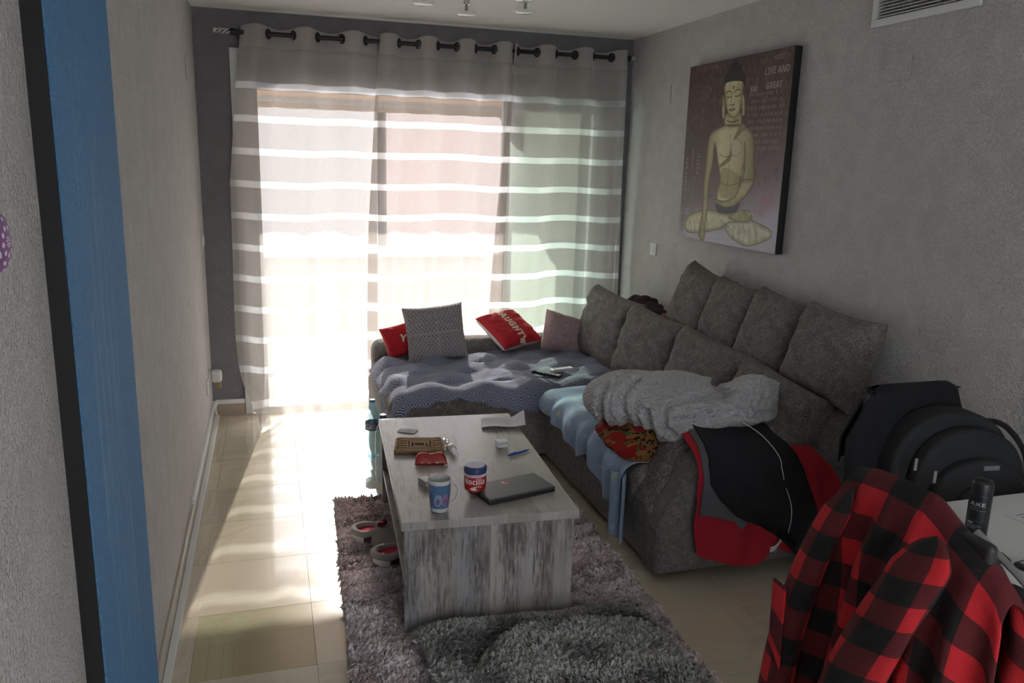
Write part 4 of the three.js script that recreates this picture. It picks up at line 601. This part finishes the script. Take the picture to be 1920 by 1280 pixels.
    poly([[0.395, 0.14], [0.395, 0.089], [0.426, 0.066], [0.433, 0.036], [0.465, 0.024], [0.488, 0.0], [0.516, 0.029], [0.547, 0.047], [0.564, 0.075], [0.594, 0.1], [0.6, 0.155], [0.57, 0.128], [0.49, 0.118], [0.41, 0.122]], '#1b1412', '#0d0908');
    for (let i = 0; i < 40; i++) { g.globalAlpha = 0.5; g.strokeStyle = '#4a3a2c'; g.lineWidth = 2; const a = r(), b = r(); g.beginPath(); g.arc((0.41 + 0.17 * a) * S, (0.07 + 0.045 * b) * S, 5, 0, 7); g.stroke(); } g.globalAlpha = 1;
    g.strokeStyle = '#3c3120'; g.lineWidth = 5; const line = (a) => { g.beginPath(); g.moveTo(...px(a[0])); if (a.length === 3) g.quadraticCurveTo(...px(a[1]), ...px(a[2])); else g.lineTo(...px(a[1])); g.stroke(); };
    line([[0.425, 0.198], [0.452, 0.208], [0.475, 0.198]]); line([[0.51, 0.198], [0.535, 0.207], [0.56, 0.194]]); line([[0.42, 0.178], [0.45, 0.16], [0.48, 0.182]]); line([[0.505, 0.182], [0.535, 0.158], [0.565, 0.174]]); line([[0.482, 0.185], [0.475, 0.235]]); line([[0.472, 0.242], [0.491, 0.25], [0.512, 0.241]]); line([[0.462, 0.268], [0.492, 0.282], [0.525, 0.267]]); line([[0.47, 0.268], [0.492, 0.262], [0.518, 0.267]]); g.fillStyle = '#3a2c22'; g.beginPath(); g.ellipse(0.491 * S, 0.152 * S, 5, 11, 0, 0, 7); g.fill();
    g.lineWidth = 3; for (let i = 0; i < 5; i++) { line([[0.46 + 0.02 * i, 0.86 + 0.01 * i], [0.5 + 0.02 * i, 0.89], [0.47 + 0.03 * i, 0.93]]); line([[0.60 + 0.05 * i, 0.885 - 0.004 * i], [0.63 + 0.05 * i, 0.92], [0.60 + 0.055 * i, 0.965]]); line([[0.12 + 0.05 * i, 0.89 - 0.006 * i], [0.15 + 0.05 * i, 0.92], [0.14 + 0.05 * i, 0.955]]); } line([[0.50, 0.40], [0.515, 0.55], [0.505, 0.74]]); line([[0.40, 0.50], [0.44, 0.53], [0.50, 0.515]]); line([[0.44, 0.66], [0.51, 0.69], [0.60, 0.66]]); g.lineWidth = 5;
    line([[0.449, 0.325], [0.51, 0.345], [0.577, 0.325]]); line([[0.447, 0.345], [0.51, 0.37], [0.58, 0.345]]);
    for (let i = 0; i < 1500; i++) { g.globalAlpha = 0.12 * r(); g.strokeStyle = r() < 0.5 ? '#efe9d8' : '#1c1414'; g.lineWidth = 1; const x = r() * S, y = r() * S; g.beginPath(); g.moveTo(x, y); g.lineTo(x + (r() - 0.5) * 40, y + (r() - 0.5) * 40); g.stroke(); }
  });
  const c = thing('canvas_picture', 'large canvas print of a golden seated figure with lettering on brown', 'picture');
  const z0 = 0.912, z1 = 1.905, y0 = 1.25, y1 = 2.232, x0 = W - 0.045;
  mesh('stretcher', rbox(x0, y0, z0, W - 0.004, y1, z1, 0.002), mat.black, c, 'black canvas edge');
  const f = new THREE.BoxGeometry(z1 - z0 - 0.002, y1 - y0 - 0.002, 0.002); f.rotateY(-Math.PI / 2); f.translate(x0 - 0.0008, (y0 + y1) / 2, (z0 + z1) / 2);
  mesh('printed_canvas', f, M(lin(1, 1, 1), 0.5, { map: pt, bumpMap: weave, bumpScale: 0.0004 }), c, 'golden seated figure on brown ground');
}
{ // air vent high on the wall
  const v = thing('air_vent', 'white rectangular air vent grille high on the picture wall', 'vent'), z0 = 2.367, z1 = 2.912, y0 = 2.244, y1 = 2.425, fw = 0.03, x = W;
  mesh('duct', box(x + 0.19, 2.26, 2.385, x + 0.2, 2.41, 2.895), M(lin(0.35, 0.34, 0.30), 0.6), v, 'sheet metal duct behind the slats');
  for (const [a, b, c, d] of [[y0, y0 + fw, z0, z1], [y1 - fw, y1, z0, z1], [y0 + fw, y1 - fw, z0, z0 + fw], [y0 + fw, y1 - fw, z1 - fw, z1]]) mesh('frame_bar', rbox(x - 0.016, a, c, x, b, d, 0.003), mat.white, v);
  for (let i = 0; i < 9; i++) { const y = y0 + fw + 0.008 + i * 0.0125, g = new THREE.BoxGeometry(0.011, 0.0022, z1 - z0 - 2 * fw); g.rotateZ(0.55); g.translate(x - 0.009, y, (z0 + z1) / 2); mesh('slat', g, mat.whiteMatte, v); }
  for (let i = 1; i < 30; i++) mesh('fin', new THREE.BoxGeometry(0.004, y1 - y0 - 2 * fw, 0.0025).translate(x + 0.012, (y0 + y1) / 2, z0 + fw + i * (z1 - z0 - 2 * fw) / 30), M(lin(0.35, 0.34, 0.30), 0.6), v);
}
{ // painted cover plates, switches, sockets
  const plate = (label, g0) => single('cover_plate', g0, mat.wall, label, 'cover plate');
  plate('square wall cover plate painted grey below the air vent', rbox(W - 0.011, 2.022, 2.494, W, 2.137, 2.609, 0.002));
  plate('square wall cover plate painted grey near the curtain rod end', rbox(W - 0.009, 2.045, 0.46, W, 2.156, 0.605, 0.002));
  plate('thin square cover plate painted grey high on the plain side wall', rbox(0, 2.045, 0.50, 0.007, 2.16, 0.61, 0.002));
  const sw = (label, x, s, y, z, w, h) => { const g = thing('light_switch', label, 'switch'); mesh('plate', rbox(Math.min(x, x + s * 0.010), y - h / 2, z - w / 2, Math.max(x, x + s * 0.010), y + h / 2, z + w / 2, 0.003), mat.white, g); mesh('rocker', rbox(Math.min(x + s * 0.009, x + s * 0.014), y - h * 0.3, z - w * 0.3, Math.max(x + s * 0.009, x + s * 0.014), y + h * 0.3, z + w * 0.3, 0.002), mat.white, g); return g; };
  sw('white light switch between the curtain and the picture', W, -1, 1.124, 0.505, 0.085, 0.08);
  sw('white light switch on the side wall in the corner by the curtain', 0, 1, 1.15, 0.16, 0.08, 0.08);
  const so = (label, y, z) => { const g = thing('wall_socket', label, 'socket'); mesh('plate', rbox(0, y - 0.042, z - 0.042, 0.009, y + 0.042, z + 0.042, 0.003), mat.white, g); const t = new THREE.TorusGeometry(0.02, 0.0025, 8, 24); t.rotateY(Math.PI / 2); t.translate(0.009, y, z); mesh('socket_ring', t, mat.white, g); };
  so('white wall socket holding the plug-in air freshener', 0.315, 0.20); so('white wall socket low on the side wall beside the freshener', 0.30, 0.40);
  const af = thing('air_freshener', 'white plug-in air freshener with amber refill by the corner', 'air freshener');
  mesh('plug_body', rbox(0.01, 0.275, 0.165, 0.075, 0.355, 0.225, 0.02, 5), mat.white, af); mesh('refill', lathe([[0, 0.235], [0.012, 0.237], [0.017, 0.245], [0.017, 0.27], [0.009, 0.28]], 20).translate(0.052, 0, 0.195), M(lin(0.75, 0.6, 0.25), 0.1, { transmission: 0.8, thickness: 0 }), af, 'amber refill bottle');
  const dots = canvasTex(256, 256, (g, w) => { g.fillStyle = '#8d5c92'; g.fillRect(0, 0, w, w); g.fillStyle = '#ece6ef'; for (let i = 0; i < 9; i++) for (let j = 0; j < 9; j++) { g.beginPath(); g.arc((i + (j % 2) * 0.5) * w / 9, j * w / 9 + 10, 8, 0, 7); g.fill(); } });
  const wo = new THREE.SphereGeometry(0.044, 32, 20); wo.rotateZ(-Math.PI / 2); wo.scale(0.35, 1, 1); wo.translate(0.02, 1.53, 4.03);
  single('dotted_ornament', wo, M(lin(0.9, 0.9, 0.9), 0.6, { map: dots }), 'round purple ornament with white dots on the plain side wall', 'ornament');
}
{ // ceiling lamp with five glass cups
  const g = thing('ceiling_lamp', 'chrome ceiling lamp with small flared glass cups', 'lamp', null, [1.12, 0, 2.45]);
  mesh('ceiling_rose', lathe([[0, 2.499], [0.06, 2.499], [0.06, 2.485], [0.02, 2.47], [0, 2.47]], 28), mat.chrome, g); mesh('stem', new THREE.CylinderGeometry(0.008, 0.008, 0.2, 12).translate(0, 2.38, 0), mat.chrome, g); mesh('hub', new THREE.SphereGeometry(0.028, 18, 12).translate(0, 2.285, 0), mat.chrome, g);
  for (const a of [-90, -18, 198, 54, 126]) {
    const x = 0.195 * Math.cos(a * Math.PI / 180), z = 0.195 * Math.sin(a * Math.PI / 180);
    mesh('arm', tube([[0, 2.285, 0], [x * 0.5, 2.265, z * 0.5], [x * 0.85, 2.275, z * 0.85], [x, 2.262, z]], 0.005, 20, 8), mat.chrome, g); mesh('lamp_holder', new THREE.CylinderGeometry(0.011, 0.011, 0.04, 14).translate(x, 2.243, z), mat.chrome, g);
    const cup = mesh('glass_cup', lathe([[0.012, 2.238], [0.020, 2.228], [0.024, 2.214], [0.036, 2.202], [0.0385, 2.194], [0.030, 2.186], [0.0, 2.184]], 28).translate(x, 0, z), mat.glass, g, 'flared clear glass cup');
    mesh('bulb', new THREE.CylinderGeometry(0.006, 0.006, 0.022, 10).translate(x, 2.212, z), M(lin(0.30, 0.28, 0.24), 0.3), cup);
  }
}

// ================================================================ DINING CORNER
{
  const t = thing('dining_table', 'plain white dining table standing against the grey wall', 'table');
  mesh('table_top', rbox(1.908, 0.722, 3.652, W - 0.02, 0.75, 4.85, 0.004), M(lin(0.62, 0.62, 0.6), 0.4), t);
  for (const [x, z] of [[2.45, 3.72], [2.74, 3.72], [1.97, 4.78], [2.74, 4.78]]) mesh('leg', rbox(x - 0.025, 0.0, z - 0.025, x + 0.025, 0.722, z + 0.025, 0.003), mat.white, t);
}
function chair(label, pos, ry, backH, m) {   // faces +z
  const g = thing('dining_chair', label, 'chair', 'dining chairs', pos, ry);
  mesh('seat', rbox(-0.2, 0.43, 0.0, 0.2, 0.47, 0.4, 0.015), m, g); mesh('backrest', rbox(-0.19, 0.56, -0.012, 0.19, backH, 0.014, 0.012), m, g);
  for (const s of [-1, 1]) { mesh('leg', rbox(s * 0.175 - 0.016, 0, 0.365, s * 0.175 + 0.016, 0.43, 0.397, 0.003), m, g); mesh('leg', rbox(s * 0.175 - 0.016, 0, -0.012, s * 0.175 + 0.016, 0.6, 0.02, 0.003), m, g); }
  return g;
}
{
  const dark = M(lin(0.02, 0.018, 0.018), 0.5);
  chair('dark dining chair under the black coat, against the wall end of the sofa', [2.43, 0, 3.25], 0, 0.955, dark);
  chair('dark dining chair hidden under the red plaid jacket', [1.705, 0, 4.06], Math.PI / 2, 0.965, dark);
  // black coat over the far chair
  const ct = canvasTex(512, 512, (g, w) => { const r = mulberry(17); g.fillStyle = '#14161b'; g.fillRect(0, 0, w, w); for (let i = 0; i < 90; i++) { g.globalAlpha = 0.25 * r(); g.fillStyle = ['#55504e', '#39343a', '#6a6a6c'][i % 3]; g.beginPath(); g.ellipse(r() * w, w * (0.72 + 0.2 * r()), 3 + r() * 12, 3 + r() * 9, r() * 3, 0, 7); g.fill(); } });
  single('black_coat', sheet(60, 80, (u, v) => {
    const a = v * 1.5, back = a > 1; let y, z; if (!back) { y = 0.98 - 0.5 * (1 - a); z = 3.285; } else { y = 0.98 - (a - 1) * 0.5; z = 3.215; }
    const k = clamp((0.985 - y) / 0.17), xl = lerp(2.268, 2.178, k) - 0.02 * clamp((0.8 - y) / 0.3) * -1, xr = lerp(2.60, 2.668, k) + 0.02 * clamp((0.8 - y) / 0.3);
    const x = lerp(xl, xr, u), f = 0.008 * (1 + Math.sin(u * 26 + 2 * N(u * 5, y * 5))) * sm(0.95, 0.75, y), e = Math.pow(Math.abs(2 * u - 1), 6);
    return [x, y - 0.014 * e, (back ? z - f : z + f) + (back ? 1 : -1) * 0.03 * e * 0.9 + (Math.abs(a - 1) < 0.02 ? (3.25 - z) : 0), u, v];
  }, 0.005), M(lin(0.5, 0.5, 0.55), 0.9, { map: ct }), 'black coat draped over the chair back by the wall', 'coat');
}
{ // backpack on the far chair's seat
  const g = thing('backpack', 'black backpack with rounded pockets on the chair behind the white table', 'backpack', null, [2.50, 0.472, 3.40], -0.12);
  const bm = M(lin(0.014, 0.015, 0.017), 0.75, { bumpMap: weave, bumpScale: 0.001 }), zip = M(lin(0.035, 0.036, 0.04), 0.35);
  const dome = (w, h) => { const s = new THREE.Shape(); s.moveTo(-w, 0); s.lineTo(-w, h * 0.55); s.bezierCurveTo(-w, h * 0.85, -w * 0.62, h, -w * 0.1, h); s.bezierCurveTo(w * 0.55, h, w, h * 0.8, w, h * 0.45); s.lineTo(w, 0); s.closePath(); return s; };
  const ex = (w, h, d, z, b, dx = 0) => { const e = new THREE.ExtrudeGeometry(dome(w - b, h - b), { depth: d - 2 * b, bevelEnabled: true, bevelThickness: b, bevelSize: b, bevelSegments: 4, curveSegments: 14 }); e.translate(dx, b, z + b); return boxUV(e); };
  mesh('main_body', ex(0.225, 0.425, 0.10, -0.10, 0.02), bm, g); mesh('middle_pocket', ex(0.20, 0.385, 0.06, -0.005, 0.018, 0.025), bm, g); const fp = mesh('front_pocket', ex(0.17, 0.30, 0.045, 0.05, 0.015, 0.035), bm, g); mesh('small_pocket', ex(0.125, 0.235, 0.025, 0.09, 0.01, 0.05), bm, g);
  const edge = (w, h, z, dx) => tube(dome(w, h).getPoints(16).slice(1, -2).map((p) => [p.x + dx, p.y, z]), 0.0028, 60, 6);
  mesh('zipper', edge(0.222, 0.428, -0.04, 0), zip, g, 'dark zipper'); mesh('zipper', edge(0.197, 0.388, 0.03, 0.025), zip, g, 'dark zipper'); mesh('zipper', edge(0.167, 0.303, 0.075, 0.035), zip, g, 'dark zipper');
  for (const [x, y, z] of [[-0.192, 0.30, 0.06], [-0.155, 0.275, 0.105]]) mesh('zipper_pull', rbox(x - 0.005, y - 0.02, z - 0.002, x + 0.005, y + 0.02, z + 0.003, 0.002), M(lin(0.5, 0.5, 0.5), 0.3, { metalness: 0.7 }), g, 'metal zipper pull');
  mesh('badge', rbox(0.02, 0.285, 0.094, 0.075, 0.30, 0.099, 0.001), M(lin(0.16, 0.16, 0.17), 0.5), g, 'grey badge');
  mesh('strap', tube([[0.1, 0.40, -0.06], [0.19, 0.385, -0.04], [0.25, 0.30, 0.0], [0.26, 0.2, 0.02]], 0.009, 30, 8), bm, g);
}
{ // red and black plaid jacket over the near chair
  const plaid = canvasTex(512, 512, (g, w) => {      // four checks by four, 85 by 67 mm
    const q = w / 4, C = ['#b8202a', '#b8202a', '#101012', '#101012'];
    for (let i = 0; i < 4; i++) for (let j = 0; j < 4; j++) { const a = i % 2, b = j % 2; g.fillStyle = a && b ? '#121114' : a || b ? '#571419' : '#c01f28'; g.fillRect(i * q, j * q, q, q); }
    const r = mulberry(2); for (let i = 0; i < 9000; i++) { g.globalAlpha = 0.10; g.fillStyle = r() < 0.5 ? '#000' : '#b04a4a'; g.fillRect(r() * w, r() * w, 2, 2); }
  }, 1 / 0.34, 1 / 0.27);
  const pm = M(lin(0.95, 0.95, 0.95), 0.95, { map: plaid, bumpMap: rep(fuzz, 6), bumpScale: 0.001, side: THREE.DoubleSide });
  const j = thing('plaid_jacket', 'red and black plaid jacket hung over the chair at the white table', 'jacket');
  const ridge = [[3.87, 0.985], [3.93, 1.0], [4.0, 1.008], [4.10, 1.008], [4.17, 0.97], [4.23, 0.945], [4.285, 0.905], [4.31, 0.87]];
  const zl = [[0.2, 3.73], [0.276, 3.735], [0.446, 3.745], [0.62, 3.765], [0.761, 3.795], [0.882, 3.84], [0.985, 3.872]];
  const body = (side, low) => (u, v) => {
    const zt = lerp(3.872, 4.305, u), yt = pw(ridge, zt), y = lerp(yt, low, v), z = lerp(pw(zl, lerp(0.985, low, v)), lerp(4.305, 4.345, Math.min(1, v * 3)), u);
    const f = (0.02 + 0.012 * Math.sin(u * 17 + 1 + 2 * N(u * 4, v * 2)) + 0.01 * Math.sin(u * 39 + v * 3)) * sm(0, 0.25, v) + 0.05 * v * (side < 0 ? 1 : 0.3);
    const e = Math.pow(Math.abs(2 * u - 1), 5) * 0.02 * sm(0.0, 0.2, v), w = 0.028 * Math.sqrt(Math.min(1, v * 14));
    return [1.705 + side * (w + f - e * 0.4), y, z, z, (yt - y) + 0.03];
  };
  mesh('back_panel', sheet(90, 90, body(-1, 0.22), 0.006), pm, j); mesh('front_panel', sheet(60, 40, body(1, 0.56), -0.006), pm, j);
  // sleeve lying across the back panel
  const sl = [[1.62, 0.97, 4.19], [1.595, 0.86, 4.165], [1.585, 0.74, 4.125], [1.575, 0.60, 4.075], [1.57, 0.46, 4.045], [1.565, 0.34, 4.03]].map((p) => V(...p)), cv = new THREE.CatmullRomCurve3(sl);
  mesh('sleeve', grid(36, 50, (u, v) => { const p = cv.getPoint(v), a = u * Math.PI * 2, r = lerp(0.062, 0.085, Math.sqrt(v)) * Math.sqrt(Math.min(1, v * 8)), k = 1 + 0.05 * Math.sin(a * 3 + v * 14); return [p.x - r * 0.42 * k * Math.sin(a), p.y + 0.25 * r * Math.cos(a), p.z + r * k * Math.cos(a), u * 0.42 + 0.03, v * 0.66 + 0.02]; }), pm, j);
  const sl2 = new THREE.CatmullRomCurve3([[1.66, 0.95, 3.90], [1.625, 0.82, 3.87], [1.61, 0.66, 3.83], [1.60, 0.48, 3.80], [1.595, 0.32, 3.79]].map((p) => V(...p)));
  mesh('sleeve', grid(32, 40, (u, v) => { const p = sl2.getPoint(v), a = u * Math.PI * 2, r = lerp(0.03, 0.055, Math.sqrt(v)) * Math.sqrt(Math.min(1, v * 8)); return [p.x - r * 0.6 * Math.sin(a), p.y, p.z + r * Math.cos(a), u * 0.3 + 0.1, v * 0.6]; }), pm, j);
  mesh('pocket_flap', sheet(10, 14, (u, v) => [1.572 - 0.01 * v, 0.66 - 0.16 * v - 0.05 * u * v, 3.77 + 0.05 * u + 0.02 * v, u * 0.06, v * 0.17 + 0.06], 0.005), pm, j);
  const fl = new THREE.SphereGeometry(0.05, 24, 16); fl.scale(0.5, 0.9, 1.1); fl.translate(1.80, 0.815, 4.235);
  mesh('collar_flap', fl, M(lin(0.012, 0.012, 0.013), 0.95), j, 'black lining flap');
  mesh('fleece_edge', tube([[1.80, 0.925, 4.12], [1.805, 0.90, 4.17], [1.812, 0.875, 4.22], [1.818, 0.84, 4.27], [1.815, 0.80, 4.29]], 0.008, 30, 8), M(lin(0.6, 0.58, 0.55), 0.95, { bumpMap: rep(fuzz, 20), bumpScale: 0.004 }), j, 'white fleece edge');
}
{ // things on the white table
  const can = thing('deodorant_can', 'black deodorant spray can with grey lettering on the white table', 'spray can', null, [2.115, 0.751, 3.845]);
  const lt = canvasTex(512, 512, (g, w, h) => { g.fillStyle = '#16191b'; g.fillRect(0, 0, w, h); for (let k = 0; k < 2; k++) { const x = k * 256; g.fillStyle = '#9fa3a6'; g.font = 'bold 66px sans-serif'; g.fillText('AXE', x + 60, 120, 150); g.font = '22px sans-serif'; g.fillStyle = '#6d7174'; for (let q = 0; q < 5; q++) { g.fillRect(x + 62 + q * 14, 142, 10, 12); } for (let q = 0; q < 11; q++) g.fillRect(x + 62 + q * 12, 170, 8, 9); g.strokeStyle = '#5d6164'; g.lineWidth = 4; g.beginPath(); g.moveTo(x + 110, 300); g.lineTo(x + 140, 318); g.lineTo(x + 190, 290); g.stroke(); g.fillStyle = '#84888a'; g.fillRect(x + 60, 330, 46, 24); g.font = '20px sans-serif'; for (let q = 0; q < 9; q++) { g.fillRect(x + 60 + q * 12, 372, 8, 12); if (q < 6) g.fillRect(x + 60 + q * 12, 398, 8, 12); } } });
  mesh('can_body', lathe([[0, 0], [0.024, 0], [0.0262, 0.004], [0.0262, 0.112], [0.025, 0.116]], 40), mat.black, can); const lb = mesh('can_print', lathe([[0.0264, 0.005], [0.0264, 0.112]], 40), M(lin(0.9, 0.9, 0.9), 0.35, { map: lt }), can); lb.rotation.y = -2.51;
  mesh('cap', lathe([[0.0255, 0.117], [0.0255, 0.142], [0.022, 0.15], [0.012, 0.152], [0, 0.151]], 36), M(lin(0.012, 0.013, 0.015), 0.4), can); mesh('spray_button', rbox(-0.008, 0.15, -0.01, 0.01, 0.156, 0.01, 0.003), mat.black, can);
  can.rotation.z = 0; 
  const fob = (label, x, z, ry, detail) => { const g = thing('key_fob', label, 'key fob', null, [x, 0.7505, z], ry); mesh('fob_body', rbox(-0.032, 0, -0.022, 0.032, 0.014, 0.022, 0.007, 4), mat.black, g); if (detail) { mesh('fob_button', rbox(-0.022, 0.0135, -0.012, -0.006, 0.0152, 0.012, 0.001, 1), M(lin(0.35, 0.35, 0.35), 0.4), g); mesh('fob_button', rbox(0.006, 0.0135, -0.012, 0.022, 0.0152, 0.012, 0.001, 1), M(lin(0.35, 0.35, 0.35), 0.4), g); mesh('fob_emblem', new THREE.CylinderGeometry(0.005, 0.005, 0.002, 14).translate(0, 0.0145, 0), mat.chrome, g); } else mesh('fob_emblem', rbox(-0.008, 0.0135, -0.003, 0.008, 0.0148, 0.003, 0.0006, 1), M(lin(0.2, 0.2, 0.2), 0.4), g); };
  fob('plain black key fob beside the plaid jacket collar', 2.045, 3.967, -0.35, false); fob('black key fob with two grey buttons on the white table', 2.095, 4.022, 0.15, true);
  const pt = canvasTex(256, 256, (g, w) => { g.fillStyle = '#d6d6d6'; g.fillRect(0, 0, w, w); g.fillStyle = '#8d8f93'; for (let i = 0; i < 13; i++) g.fillRect(22, 20 + i * 17, 90 + 110 * Math.abs(Math.sin(i * 3.1)), 6); });
  const pp = new THREE.BoxGeometry(0.30, 0.0012, 0.21); const ps = single('printed_paper', pp, M(lin(0.95, 0.95, 0.95), 0.7, { map: pt }), 'sheet of printed white paper on the white table', 'paper'); ps.position.set(2.46, 0.7512, 3.85); ps.rotation.y = 0.12;
}

scene.traverse((o) => { if (o.isMesh) { o.castShadow = true; o.receiveShadow = true; } });
renderer.render(scene, camera);
